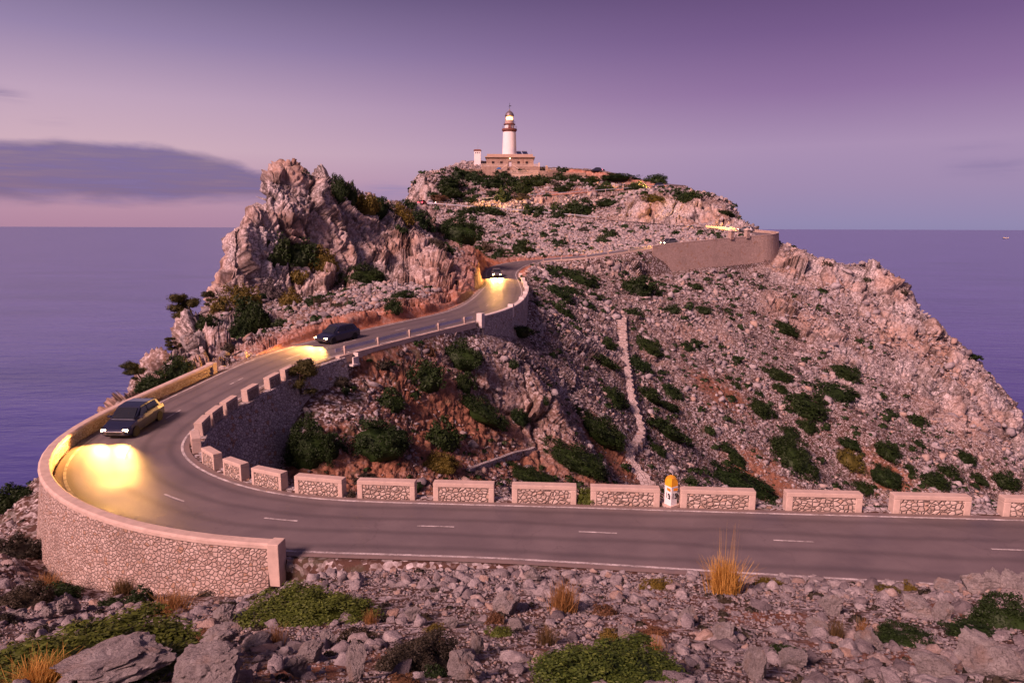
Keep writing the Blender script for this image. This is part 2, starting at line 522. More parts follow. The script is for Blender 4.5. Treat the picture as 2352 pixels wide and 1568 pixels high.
# order the midpoints along the left line, then smooth
_s = np.array([np.argmin(((_L[:, :2] - p[:2]) ** 2).sum(1)) for p in _c])
_c = _c[np.argsort(_s, kind='stable')]
_c = smooth(_c, 13)[::4]
_w0 = _c[:, 3]
_c = np.vstack([_c[:, :3], UPPER])
_wid = np.concatenate([_w0, np.full(len(UPPER), 5.4)])
_sc = np.concatenate([[0], np.cumsum(np.linalg.norm(np.diff(_c, axis=0), axis=1))])
ROAD = smooth(resample(_c, 0.5), 9)
_sr = np.concatenate([[0], np.cumsum(np.linalg.norm(np.diff(ROAD, axis=0), axis=1))])
RW = np.interp(_sr / _sr[-1], _sc / _sc[-1], _wid)
RW = np.clip(np.convolve(np.pad(RW, 20, 'edge'), np.ones(41) / 41, 'valid'), 4.9, 6.3)
_t = np.gradient(ROAD[:, :2], axis=0); _t /= np.linalg.norm(_t, axis=1)[:, None]
RT = _t
RN = np.stack([_t[:, 1], -_t[:, 0]], -1)                  # to the right when going up the road from the foreground
# (coming from the right of the picture the viewer's side is on the left hand: negative offsets)


def near_road(x, y):
    """index of the nearest road station, signed offset"""
    x = np.asarray(x, float).ravel(); y = np.asarray(y, float).ravel()
    idx = np.empty(len(x), int)
    C = ROAD[::8, :2]
    for s in range(0, len(x), 100000):
        q = np.stack([x[s:s + 100000], y[s:s + 100000]], -1)
        d = ((q[:, None] - C[None]) ** 2).sum(-1)
        k = d.argmin(1) * 8
        win = np.clip(k[:, None] + np.arange(-9, 10)[None], 0, len(ROAD) - 1)
        d2 = ((ROAD[win, :2] - q[:, None]) ** 2).sum(-1)
        idx[s:s + 100000] = win[np.arange(len(q)), d2.argmin(1)]
    off = (x - ROAD[idx, 0]) * RN[idx, 0] + (y - ROAD[idx, 1]) * RN[idx, 1]
    dist = np.hypot(x - ROAD[idx, 0], y - ROAD[idx, 1])
    return idx, np.where(off >= 0, dist, -dist)


def station(p):
    return int(near_road([p[0]], [p[1]])[0][0])


S_WALL_END = station(at_z(645, 1261, -12)); S_WALL_TOP = station(at_z(505, 860, -10.8))
S_RET_TOP = station(at_z(712, 836, -10.4)); S_PAR0 = station(at_z(1110, 737, -9.5)); S_PAR1 = station((0.9, 124)); S_LEG2 = station((5, 150)); S_RW0 = station((31, 155)); S_BEND = station((66, 176)); S_UP = station((50, 192)); S_WEST = station((-16, 228.6))
_n = len(ROAD); _i = np.arange(_n)
SDN_L = np.where((_i > S_WALL_END - 4) & (_i < S_WALL_TOP + 2), 8.0, 0.8)
SDN_R = np.where((_i < S_RET_TOP + 3) | ((_i > S_PAR0 - 2) & (_i < S_PAR1 + 2)) | ((_i > S_RW0) & (_i < S_UP)), 8.0, 1.3)
SDN_R = np.convolve(np.pad(SDN_R, 10, 'edge'), np.ones(21) / 21, 'valid')
SUP = np.where(_i < S_WALL_END, 0.6, np.where((ROAD[:, 1] > 84) & (ROAD[:, 1] < 132), 4.0, np.where((ROAD[:, 1] >= 132) & (_i < S_LEG2 + 40), 1.0, np.where(_i > S_WEST, 3.0, 1.7))))


def ground(x, y, full=False):
    """height of the ground with the road cut into it"""
    sh = np.shape(x)
    x = np.asarray(x, float).ravel(); y = np.asarray(y, float).ravel()
    b = base_h(x, y)
    idx, off = near_road(x, y)
    rz = ROAD[idx, 2]
    w = RW[idx] / 2 + np.where(off < 0, 0.45, np.where(idx < S_RET_TOP, 0.95, 0.6))
    w = np.where((off < 0) & (idx > S_WALL_TOP) & (idx < S_LEG2), w + 0.5, w)
    d = np.abs(off) - w
    sdn = np.where(off < 0, SDN_L[idx], SDN_R[idx])
    lo = rz - 0.05 - sdn * np.maximum(d, 0)
    hi = rz - 0.05 + np.where(off < 0, SUP[idx], np.where(idx < S_LEG2, 0.3, 1.7)) * np.maximum(d, 0)
    h = np.clip(b, np.minimum(lo, hi), np.maximum(lo, hi))
    far = np.abs(off) > 45
    h = np.where(far, b, h)
    cut = np.where(far | ((idx > S_BEND) & (idx < S_BEND + 190) & (off > 0)), 0, np.clip((b - h) * 0.8, 0, 1) * (d > -0.3) + np.exp(-np.maximum(d, 0) / 4.0) * (d > -0.3) * ((idx < S_BEND) | (idx > S_WEST)) * (off < 0) * (idx > S_WALL_TOP + 10) * 0.9)
    if full: return h.reshape(sh), np.clip(cut, 0, 1).reshape(sh), idx.reshape(sh), off.reshape(sh), d.reshape(sh)
    return h.reshape(sh)


def gz(x, y):
    return float(ground(np.array([x]), np.array([y]))[0])


def hit(u, v, r0=5.0, r1=330.0):
    """where the sight line through a point of the photograph meets the ground"""
    d = ray(u, v); d = d / math.hypot(d[0], d[1])
    r = np.exp(np.linspace(math.log(r0), math.log(r1), 1400))
    g = ground(d[0] * r, d[1] * r) - d[2] * r
    k = np.argmax(g > 0)
    if g[k] <= 0: return None
    if k > 0:
        t = g[k - 1] / (g[k - 1] - g[k]); rr = r[k - 1] + (r[k] - r[k - 1]) * t
    else: rr = r[0]
    return np.array([d[0] * rr, d[1] * rr, d[2] * rr])


# ------------------------------------------------------------------ terrain sheet: columns by azimuth, rows spread along each column's own profile
def terrain_mat():
    m, N = new_mat('limestone_ground')
    tc = N.n('ShaderNodeTexCoord').outputs['Object']
    rock = N.n('ShaderNodeAttribute', attribute_name='rock').outputs['Fac']
    soil = N.n('ShaderNodeAttribute', attribute_name='soil').outputs['Fac']
    cut = N.n('ShaderNodeAttribute', attribute_name='cut').outputs['Fac']
    flat = N.n('ShaderNodeAttribute', attribute_name='flat').outputs['Fac']
    nz = N.n('ShaderNodeSeparateXYZ', ins={0: N.n('ShaderNodeNewGeometry').outputs['True Normal']}).outputs[2]
    # blocks and cracks: warped cells, drawn out downhill
    wv = N.n('ShaderNodeTexNoise', ins={'Vector': tc, 'Scale': 0.22, 'Detail': 3.0}).outputs[1]
    warp = N.n('ShaderNodeVectorMath', operation='MULTIPLY_ADD', ins={0: wv, 1: (3.0, 3.0, 3.0), 2: tc}).outputs[0]
    mp = N.n('ShaderNodeMapping', ins={'Vector': warp, 'Rotation': (0.35, -0.3, 0.5), 'Scale': (1, 1, 0.38)}).outputs[0]
    e1 = N.vor(mp, 0.19, 'DISTANCE_TO_EDGE')
    e2 = N.vor(mp, 0.55, 'DISTANCE_TO_EDGE')
    f2 = N.vor(warp, 1.1, 'SMOOTH_F1')
    e3 = N.vor(warp, 2.3, 'DISTANCE_TO_EDGE')
    n1 = N.noise(tc, 0.35, 8.0, 0.62)
    nlow = N.noise(tc, 0.16, 3.0, 0.5)
    n2 = N.noise(tc, 1.9, 7.0, 0.65)
    b1 = N.math('ADD', N.math('MULTIPLY', N.maprange(e1, 0.0, 0.10), 0.55), N.math('MULTIPLY', N.maprange(e1, 0.0, 0.45), 0.6)); b2 = N.maprange(e2, 0.0, 0.28); b3 = N.maprange(e3, 0.0, 0.25)
    def facets(vec, sc, tilt, step):
        v = N.n('ShaderNodeTexVoronoi', ins={'Vector': vec, 'Scale': sc})
        dv = N.n('ShaderNodeVectorMath', operation='SUBTRACT', ins={0: vec, 1: v.outputs['Position']}).outputs[0]
        cc = N.n('ShaderNodeVectorMath', operation='SUBTRACT', ins={0: v.outputs['Color'], 1: (0.5, 0.5, 0.5)}).outputs[0]
        dt = N.n('ShaderNodeVectorMath', operation='DOT_PRODUCT', ins={0: dv, 1: cc}).outputs['Value']
        r_ = N.n('ShaderNodeSeparateXYZ', ins={0: cc}).outputs[0]
        return N.math('ADD', N.math('MULTIPLY', dt, tilt), N.math('MULTIPLY', r_, step))
    fc = N.math('ADD', facets(mp, 0.19, 1.0, 0.95), N.math('ADD', facets(mp, 0.5, 0.9, 0.42), facets(warp, 1.3, 0.8, 0.14)))
    creases = N.math('ADD', N.math('MULTIPLY', N.maprange(e1, 0.0, 0.05), 1.1), N.math('MULTIPLY', N.maprange(e2, 0.0, 0.05), 0.45))
    hr = N.math('ADD', N.math('ADD', fc, creases),
                N.math('ADD', N.math('ADD', N.math('MULTIPLY', n1, 0.55), N.math('MULTIPLY', nlow, 3.0)), N.math('MULTIPLY', b3, 0.10)))
    # rubble slope: small stones
    s1 = N.vor(warp, 0.9, 'DISTANCE_TO_EDGE'); s2 = N.vor(tc, 2.6, 'DISTANCE_TO_EDGE'); s3 = N.vor(tc, 6.0, 'DISTANCE_TO_EDGE')
    hs = N.math('ADD', N.math('ADD', N.math('MULTIPLY', N.maprange(s1, 0, 0.3), 0.22), N.math('MULTIPLY', N.maprange(s2, 0, 0.3), 0.10)),
                N.math('ADD', N.math('MULTIPLY', n1, 0.5), N.math('ADD', N.math('MULTIPLY', n2, 0.25), N.math('MULTIPLY', N.maprange(s3, 0, 0.3), 0.04))))
    h = N.n('ShaderNodeMix', data_type='FLOAT', ins={0: rock, 2: N.math('SUBTRACT', hs, 0.5), 3: N.math('SUBTRACT', hr, 3.25)}).outputs[0]
    h = N.math('MULTIPLY', h, N.math('SUBTRACT', 1.0, flat))
    # colours
    patch = N.noise(tc, 0.09, 4.0, 0.6)
    cell = N.n('ShaderNodeTexVoronoi', ins={'Vector': tc, 'Scale': 5.5}).outputs[1]
    cellv = N.n('ShaderNodeSeparateColor', ins={0: cell}).outputs[0]
    stone = N.ramp(N.math('ADD', N.math('MULTIPLY', n2, 0.7), N.math('MULTIPLY', cellv, 0.3)), [(0.30, (0.09, 0.07, 0.07)), (0.48, (0.30, 0.26, 0.255)), (0.64, (0.58, 0.52, 0.51))])
    warmr = N.ramp(N.math('ADD', N.math('MULTIPLY', n1, 0.6), N.math('MULTIPLY', n2, 0.4)), [(0.34, (0.13, 0.065, 0.045)), (0.5, (0.36, 0.24, 0.19)), (0.66, (0.52, 0.42, 0.375))])
    rockc = N.mix(N.maprange(patch, 0.42, 0.60), stone, warmr)
    crack = N.math('MULTIPLY', N.maprange(e1, 0.0, 0.07), N.maprange(e2, 0.0, 0.06, 0.25, 1))
    rockc = N.mix(N.math('MULTIPLY', N.math('SUBTRACT', 1.0, crack), 0.75), rockc, (0.075, 0.05, 0.04))
    earth = N.ramp(n2, [(0.32, (0.12, 0.05, 0.030)), (0.55, (0.27, 0.12, 0.07)), (0.75, (0.36, 0.21, 0.15))])
    grav = N.mix(N.maprange(N.math('ADD', N.math('MULTIPLY', cellv, 0.5), N.math('MULTIPLY', n2, 0.5)), 0.46, 0.80), (0.085, 0.045, 0.034), stone)
    grd = N.mix(N.maprange(N.math('ADD', soil, N.math('MULTIPLY', N.math('SUBTRACT', n1, 0.5), 1.6)), 0.35, 0.85), grav, earth)
    moss = N.math('MULTIPLY', N.maprange(N.noise(tc, 0.8, 6.0, 0.7), 0.53, 0.63), 0.65)
    grd = N.mix(moss, grd, (0.07, 0.065, 0.04))
    col = N.mix(rock, grd, rockc)
    cutc = N.ramp(N.math('ADD', N.math('MULTIPLY', n1, 0.55), N.math('MULTIPLY', n2, 0.45)), [(0.34, (0.20, 0.06, 0.03)), (0.52, (0.42, 0.15, 0.075)), (0.68, (0.50, 0.33, 0.25))])
    col = N.mix(N.math('MULTIPLY', cut, 0.8), col, cutc)
    fine = bump(N, N.math('ADD', N.noise(tc, 5.0, 8.0, 0.7), N.math('MULTIPLY', N.noise(tc, 24.0, 4.0, 0.6), 0.3)), 0.6, 0.12)
    b = principled(N, col, 0.92, fine, 0.15)
    dsp = N.n('ShaderNodeDisplacement', ins={'Height': h, 'Midlevel': 0.0, 'Scale': 1.0})
    out = N.n('ShaderNodeOutputMaterial', ins={0: b.outputs[0]})
    N.t.links.new(dsp.outputs[0], out.inputs[2])
    m.displacement_method = 'DISPLACEMENT'
    return m


# where it is bare rock (1) or loose ground (0), and where red earth shows: (u, v, radius in metres, rock, soil)
FEAT = []
def feat(u, v, r, rock, soil, y=None):
    p = hit(u, v) if y is None else at_y(u, v, y)
    if p is not None: FEAT.append((p[0], p[1], p[2], r, rock, soil))


for a in [(560,560,9),(620,450,9),(700,450,9),(760,520,9),(560,620,7),(680,570,8),(840,520,9),(900,560,9),(830,590,7),(600,400,8),(650,385,7),(720,420,8),(800,450,8),(560,470,8),(1030,610,8),(1060,650,7),(1085,640,6),(1010,640,6)]:
    feat(*a, 1.0, 0.0)
for a in [(1200,830,6),(1180,780,5),(1240,900,6),(1260,960,5),(1150,890,4),(1300,880,5),(1330,780,6),(1400,800,6),(1360,740,5),(1550,760,9),(1650,760,8),(1500,830,6)]:
    feat(*a, 0.36, 0.0)
for a in [(440,790,5),(330,890,5),(390,860,4),(300,920,4),(500,740,5),(560,740,4)]:
    feat(*a, 0.9, 0.0)
for a in [(2060,660,10),(2000,640,9),(1900,620,8),(2090,720,10),(2160,800,10),(2220,860,10),(2280,930,11),(2330,1010,12),(2150,870,8),(2220,950,9),(1830,620,8),(1950,660,7),(2040,740,8),(1800,700,6),(1880,760,6),(1960,820,6),(1940,900,6),(2080,860,6)]:
    feat(*a, 0.8, 0.0)
for a in [(970,445,5),(960,470,5),(1550,490,8),(1620,500,9),(1680,510,8),(1480,495,6),(1250,452,4)]:
    feat(*a, 1.0, 0.1)
for a in [(1000,960,7),(1050,930,6),(1150,960,5),(950,900,5),(900,850,5),(860,830,4),(1000,1060,6),(900,1090,5),(1200,1060,5),(750,1110,4),(1100,1010,6),(1350,1080,6),(1400,1050,6),(1750,1100,7),(2050,1100,6),(1650,900,8)]:
    feat(*a, 0.0, 0.9)
for a in [(1950,1480,1.6),(1500,1370,1.5),(1450,1440,1.5),(2150,1520,1.8),(900,1500,1.5),(700,1540,1.5),(1180,1400,1.4),(1250,1500,1.4),(1750,1420,1.5),(2200,1400,1.4),(300,1440,2.),(80,1500,2)]:
    feat(*a, 0.0, 0.8)
FEAT_A = np.array(FEAT)


def masks(x, y, z):
    rock = np.zeros(len(x)); soil = np.zeros(len(x)); 
    for (fx, fy, fz, r, ro, so) in FEAT_A:
        g = np.exp(-(((x - fx) ** 2 + (y - fy) ** 2 + 0.6 * (z - fz) ** 2) / r ** 2))
        rock = np.maximum(rock, g * ro * 1.35); soil = np.maximum(soil, g * so)
    return np.clip(rock, 0, 1), np.clip(soil, 0, 1)


NCOL, NROW = 1500, 820
AZ = np.linspace(R(-56), R(56), NCOL)
rprof = np.exp(np.linspace(math.log(2.0), math.log(345.0), 2200))
gx = np.sin(AZ)[:, None] * rprof[None]; gy = np.cos(AZ)[:, None] * rprof[None]
gzz = ground(gx, gy)
tan = gzz / rprof[None]
dl = np.diff(np.log(rprof))[None]
dt = np.diff(tan, axis=1)
vis = np.maximum.accumulate(tan, axis=1)
seen = (tan[:, 1:] >= vis[:, 1:] - 0.02)
dz = np.abs(np.diff(gzz, axis=1)) / rprof[None, 1:]
met = np.where(seen, 1.0, 0.25) * (0.10 * dl + np.abs(dt) * 1.0 + dz * 0.35) + 2e-5
met = np.minimum(met, 0.02)
# even out between neighbouring columns
k = np.ones(9) / 9
met = np.stack([np.convolve(np.pad(met[:, j], 4, 'edge'), k, 'valid') for j in range(met.shape[1])], 1)
cum = np.concatenate([np.zeros((NCOL, 1)), np.cumsum(met, axis=1)], 1)
TX = np.empty((NCOL, NROW)); TY = np.empty((NCOL, NROW))
for i in range(NCOL):
    rr = np.interp(np.linspace(0, cum[i, -1], NROW), cum[i], rprof)
    TX[i] = rr * math.sin(AZ[i]); TY[i] = rr * math.cos(AZ[i])
TZ, CUT, TIDX, TOFF, TD = ground(TX, TY, True)
x, y, z = TX.ravel(), TY.ravel(), TZ.ravel()
ROCKM, SOILM = masks(x, y, z)
d = TD.ravel()
flat = np.clip(1.15 - d / 1.2, 0, 1) * (np.abs(TOFF.ravel()) < 40)
wallside = ((SDN_L[TIDX.ravel()] > 5) & (TOFF.ravel() < 0)) | ((SDN_R[TIDX.ravel()] > 5) & (TOFF.ravel() > 0))
flat = np.maximum(flat, np.where(wallside, np.clip(1.3 - d / 2.5, 0, 1), 0))
r_ = np.hypot(x, y)
flat = np.maximum(flat, np.clip((34 - r_) / 6, 0, 1) * 0.9)
slope_rock = np.clip((np.abs(np.gradient(TZ, axis=1) / (np.gradient(np.hypot(TX, TY), axis=1) + 1e-6)).ravel() - 0.75) / 0.6, 0, 1) * (r_ > 60) * (np.abs(TOFF.ravel()) > 5)
ROCKM = np.maximum(np.maximum(ROCKM, slope_rock * 0.9), np.clip(CUT.ravel() - 0.2, 0, 0.6))
ii = np.arange(NCOL * NROW).reshape(NCOL, NROW)
FQ = np.stack([ii[:-1, :-1], ii[1:, :-1], ii[1:, 1:], ii[:-1, 1:]], -1).reshape(-1, 4)
# drop what is far under the water
ok = (z[FQ].max(1) > SEA_Z - 8)
terrain = np_mesh('terrain', np.stack([x, y, z], -1), FQ[ok], terrain_mat(), smooth=True,
                  attrs={'rock': ROCKM, 'soil': SOILM, 'cut': CUT.ravel(), 'flat': flat})
tag(terrain, 'pale rocky limestone headland with red earth and scree', 'terrain', kind='structure')

# ------------------------------------------------------------------ sea
def sea_mat():
    m, N = new_mat('sea_water')
    tc = N.n('ShaderNodeTexCoord').outputs['Object']
    mp = N.n('ShaderNodeMapping', ins={'Vector': tc, 'Scale': (0.35, 1.0, 1.0)}).outputs[0]
    n1 = N.noise(mp, 0.006, 7.0, 0.65); n2 = N.noise(mp, 0.05, 4.0, 0.6)
    nr = bump(N, N.math('ADD', n1, N.math('MULTIPLY', n2, 0.4)), 0.45, 6.0)
    col = N.mix(N.maprange(n1, 0.35, 0.65), (0.044, 0.044, 0.19), (0.072, 0.068, 0.27))
    b = principled(N, col, 0.2, nr, 0.6)
    N.set(b, 'IOR', 1.33)
    N.n('ShaderNodeOutputMaterial', ins={0: b.outputs[0]})
    return m


S = 60000.0
sea = MB().add([(-S, -2000, SEA_Z), (S, -2000, SEA_Z), (S, S, SEA_Z), (-S, S, SEA_Z)], [(0, 1, 2, 3)]).build('sea', sea_mat())
tag(sea, 'calm violet sea stretching to the horizon', 'sea', kind='structure')

# ------------------------------------------------------------------ asphalt and its markings
def asphalt_mat():
    m, N = new_mat('asphalt')
    tc = N.n('ShaderNodeTexCoord').outputs['Object']
    n = N.noise(tc, 0.5, 6.0, 0.6); g = N.noise(tc, 30.0, 3.0, 0.7)
    c = N.ramp(N.math('ADD', N.math('MULTIPLY', n, 0.7), N.math('MULTIPLY', g, 0.3)), [(0.3, (0.105, 0.085, 0.088)), (0.7, (0.175, 0.140, 0.140))])
    lat = N.n('ShaderNodeAttribute', attribute_name='lat').outputs['Fac']
    al = N.math('ABSOLUTE', lat)
    wob = N.math('MULTIPLY', N.math('SUBTRACT', N.noise(tc, 0.22, 3.0), 0.5), 0.25)
    t1 = N.math('ABSOLUTE', N.math('SUBTRACT', N.math('ABSOLUTE', N.math('SUBTRACT', N.math('ADD', al, wob), 0.5)), 0.24))
    track = N.maprange(t1, 0.0, 0.13, 1, 0, True)
    c = N.mix(N.math('MULTIPLY', track, 0.45), c, (0.06, 0.05, 0.052))
    patch = N.n('ShaderNodeSeparateColor', ins={0: N.n('ShaderNodeTexVoronoi', ins={'Vector': tc, 'Scale': 0.11}).outputs[1]}).outputs[0]
    c = N.mix(N.math('MULTIPLY', N.maprange(patch, 0.72, 0.74), 0.28), c, (0.07, 0.058, 0.06))
    crk = N.vor(N.n('ShaderNodeVectorMath', operation='MULTIPLY_ADD', ins={0: N.n('ShaderNodeTexNoise', ins={'Vector': tc, 'Scale': 0.8, 'Detail': 4.0}).outputs[1], 1: (1.6, 1.6, 1.6), 2: tc}).outputs[0], 0.22, 'DISTANCE_TO_EDGE')
    c = N.mix(N.math('MULTIPLY', N.maprange(crk, 0.0, 0.005, 1, 0), 0.22), c, (0.025, 0.02, 0.02))
    dust = N.math('MULTIPLY', N.maprange(N.math('ADD', al, N.math('MULTIPLY', N.math('SUBTRACT', N.noise(tc, 1.5, 5.0, 0.7), 0.5), 0.5)), 0.88, 1.12, 0, 1, True), 0.6)
    c = N.mix(dust, c, (0.24, 0.165, 0.135))
    b = principled(N, c, N.maprange(n, 0.3, 0.7, 0.5, 0.68), bump(N, g, 0.5, 0.02), 0.4)
    N.n('ShaderNodeOutputMaterial', ins={0: b.outputs[0]})
    return m


def ribbon(name, i0, i1, o0, o1, dz, mat, step=1):
    """a strip between two offsets from the centre line; offsets may be functions of the station"""
    mb = MB(); V = []; Fs = []
    ids = list(range(i0, i1 + 1, step))
    for i in ids:
        for o in (o0, o1):
            ov = o(i) if callable(o) else o
            V.append((ROAD[i, 0] + RN[i, 0] * ov, ROAD[i, 1] + RN[i, 1] * ov, ROAD[i, 2] + dz))
    for k in range(len(ids) - 1):
        Fs.append((2 * k, 2 * k + 1, 2 * k + 3, 2 * k + 2))
    return V, Fs


mat_asph = asphalt_mat()
LATS = np.array([-1.12, -1.0, -0.8, -0.6, -0.4, -0.2, 0.0, 0.2, 0.4, 0.6, 0.8, 1.0, 1.11])
RV = np.stack([np.stack([ROAD[:, 0] + RN[:, 0] * RW / 2 * l, ROAD[:, 1] + RN[:, 1] * RW / 2 * l, ROAD[:, 2] + 0.05 * (1 - min(1, abs(l))) ], -1) for l in LATS], 1)
_k = np.arange(_n * len(LATS)).reshape(_n, -1)
road = np_mesh('road', RV.reshape(-1, 3), np.stack([_k[:-1, :-1], _k[:-1, 1:], _k[1:, 1:], _k[1:, :-1]], -1).reshape(-1, 4), mat_asph, smooth=True, attrs={'lat': np.tile(LATS, _n)})
tag(road, 'winding two lane asphalt road round the hairpin and up the headland', 'road', kind='structure')
def paint_mat():
    m, N = new_mat('road_paint')
    tc = N.n('ShaderNodeTexCoord').outputs['Object']
    w = N.math('ADD', N.math('MULTIPLY', N.noise(tc, 2.0, 4.0, 0.6), 0.5), N.math('MULTIPLY', N.noise(tc, 14.0, 5.0, 0.75), 0.5))
    c = N.mix(N.maprange(w, 0.40, 0.60), (0.20, 0.17, 0.165), (0.60, 0.55, 0.53))
    N.n('ShaderNodeOutputMaterial', ins={0: principled(N, c, 0.75).outputs[0]})
    return m


mat_line = paint_mat()
mk = MB()
for sg in (-1, 1):
    V, Fs = ribbon('l', 0, S_UP, lambda i: sg * (RW[i] / 2), lambda i: sg * (RW[i] / 2 - 0.13), 0.010, None)
    mk.add(V, Fs)
dash = [station(at_z(u, v, -12)) for u, v in ((2335, 1258), (1840, 1243), (1385, 1223), (1010, 1211), (658, 1190), (413, 1150))]
i = dash[-1] + 16
while i < S_LEG2:
    dash.append(i); i += 13
for i in dash:
    V, Fs = ribbon('d', i - 1, i + 2, -0.05, 0.05, 0.062, None); mk.add(V, Fs)
marks = mk.build('road_markings', mat_line)
tag(marks, 'white edge lines and broken centre line on the asphalt', 'road markings', kind='structure')

# ------------------------------------------------------------------ walls, guard blocks, rails
def stonework_mat(name, scale, c0, c1, accent=(0.36, 0.22, 0.15), mortar=(0.12, 0.085, 0.07), gap=0.05, strength=0.8):
    m, N = new_mat(name)
    tc = N.n('ShaderNodeTexCoord').outputs['Object']
    rnd = N.n('ShaderNodeObjectInfo').outputs['Random']
    off = N.math('MULTIPLY', rnd, 91.0)
    tc = N.n('ShaderNodeVectorMath', operation='ADD', ins={0: tc, 1: N.n('ShaderNodeCombineXYZ', ins={0: off, 1: off, 2: 0.0})}).outputs[0]
    wv = N.n('ShaderNodeTexNoise', ins={'Vector': tc, 'Scale': scale * 0.6, 'Detail': 2.0}).outputs[1]
    w = N.n('ShaderNodeVectorMath', operation='MULTIPLY_ADD', ins={0: wv, 1: [0.35 / scale] * 3, 2: tc}).outputs[0]
    w = N.n('ShaderNodeMapping', ins={'Vector': w, 'Scale': (1, 1, 1.25)}).outputs[0]
    e = N.vor(w, scale, 'DISTANCE_TO_EDGE')
    cc = N.n('ShaderNodeSeparateColor', ins={0: N.n('ShaderNodeTexVoronoi', ins={'Vector': w, 'Scale': scale}).outputs[1]})
    n = N.noise(tc, scale * 3, 5.0, 0.65)
    col = N.mix(cc.outputs[0], c0, c1)
    col = N.mix(N.maprange(cc.outputs[1], 0.93, 0.96), col, accent)
    col = N.mix(N.math('MULTIPLY', N.maprange(n, 0.35, 0.7), 0.35), col, [x * 0.6 for x in c0])
    stain = N.noise(tc, 0.35, 4.0, 0.6)
    col = N.mix(N.math('MULTIPLY', N.maprange(stain, 0.5, 0.7), 0.3), col, (0.16, 0.12, 0.10))
    col = N.mix(N.maprange(e, gap * 0.35, gap, 1.0, 0.0), col, mortar)
    h = N.math('ADD', N.maprange(e, 0.0, gap * 3.2, 0, 1, True), N.math('MULTIPLY', n, 0.35))
    b = principled(N, col, 0.9, bump(N, h, strength, 0.12 / scale * 2), 0.2)
    N.n('ShaderNodeOutputMaterial', ins={0: b.outputs[0]})
    return m


mat_wall = stonework_mat('parapet_stone', 5.8, (0.37, 0.26, 0.215), (0.54, 0.43, 0.375), mortar=(0.17, 0.12, 0.10), gap=0.055, strength=1.0)
mat_wall_in = stonework_mat('retaining_stone', 3.6, (0.33, 0.29, 0.29), (0.54, 0.475, 0.46), accent=(0.36, 0.22, 0.15))
mat_infill = stonework_mat('block_infill_stone', 4.8, (0.40, 0.29, 0.235), (0.62, 0.50, 0.43), accent=(0.52, 0.36, 0.28), gap=0.065, strength=1.0)
mat_far_wall = stonework_mat('smooth_far_stone', 2.2, (0.37, 0.265, 0.22), (0.45, 0.33, 0.28), mortar=(0.27, 0.185, 0.155), gap=0.04, strength=0.5)
mat_conc = plain('warm_concrete', (0.48, 0.36, 0.30), 0.85, 0.16, 2.2, 0.2, 0, 0.35)
mat_conc_pale = plain('pale_concrete', (0.58, 0.50, 0.46), 0.85, 0.14, 2.2, 0.2, 0, 0.3)
mat_steel = plain('galvanised_steel', (0.45, 0.45, 0.48), 0.42, 0.1, 2.0, 0.5, 0.7)


def along(i0, i1, off_fn, dz=0.0, step=2):
    ids = list(range(i0, i1, step)) + [i1]
    return [(ROAD[i, 0] + RN[i, 0] * off_fn(i), ROAD[i, 1] + RN[i, 1] * off_fn(i), ROAD[i, 2] + dz) for i in ids], ids


def foot(i, off):
    """how far below the road the natural ground lies at this offset"""
    return float(base_h(ROAD[i, 0] + RN[i, 0] * off, ROAD[i, 1] + RN[i, 1] * off)) - ROAD[i, 2]


def road_wall(parent, name, mat, i0, i1, side, o_in, o_out, top, batter, extra=1.2, min_drop=0.5, maxdrop=12.0):
    """a wall beside the road down to the natural ground, leaning outwards below"""
    ids = list(range(i0, i1, 2)) + [i1]
    base = tuple(ROAD[(i0 + i1) // 2])
    drop = np.array([min(maxdrop, max(min_drop, -foot(i, side * (RW[i] / 2 + o_out + 0.6)))) for i in ids])
    drop = np.convolve(np.pad(drop, 4, 'edge'), np.ones(9) / 9, 'valid') + extra
    V = []; Fs = []
    px, py, pz = parent.location if parent is not None else (0, 0, 0)
    for i, dp in zip(ids, drop):
        prof = [(o_in, -0.3), (o_in, top), (o_out, top)] + [(o_out + batter * (top + dp) * t, top - (top + dp) * t) for t in (0.25, 0.5, 0.75, 1.0)] + [(o_in, -dp)]
        for (o, dz_) in prof:
            ov = side * (RW[i] / 2 + o)
            V.append((ROAD[i, 0] + RN[i, 0] * ov - px, ROAD[i, 1] + RN[i, 1] * ov - py, ROAD[i, 2] + dz_ - pz))
    m = 8
    for k in range(len(ids) - 1):
        for q in range(m):
            q2 = (q + 1) % m
            Fs.append((k * m + q, k * m + q2, (k + 1) * m + q2, (k + 1) * m + q))
    Fs.append(tuple(range(m))); Fs.append(tuple((len(ids) - 1) * m + q for q in reversed(range(m))))
    return MB().add(V, Fs).build(name, mat, parent)


def road_sweep(parent, name, mat, i0, i1, side, prof, step=2, bevel=0.0):
    ids = list(range(i0, i1, step)) + [i1]
    px, py, pz = parent.location if parent is not None else (0, 0, 0)
    V = []; Fs = []; m = len(prof)
    for i in ids:
        for (o, dz_) in prof:
            ov = side * (RW[i] / 2 + o)
            V.append((ROAD[i, 0] + RN[i, 0] * ov - px, ROAD[i, 1] + RN[i, 1] * ov - py, ROAD[i, 2] + dz_ - pz))
    for k in range(len(ids) - 1):
        for q in range(m):
            q2 = (q + 1) % m
            Fs.append((k * m + q, k * m + q2, (k + 1) * m + q2, (k + 1) * m + q))
    Fs.append(tuple(range(m))); Fs.append(tuple((len(ids) - 1) * m + q for q in reversed(range(m))))
    return MB().add(V, Fs).build(name, mat, parent, bevel=bevel)


def road_pt(i, side, o, dz=0.0):
    ov = side * (RW[i] / 2 + o)
    return np.array([ROAD[i, 0] + RN[i, 0] * ov, ROAD[i, 1] + RN[i, 1] * ov, ROAD[i, 2] + dz])


def road_ang(i):
    return math.atan2(RT[i, 1], RT[i, 0])


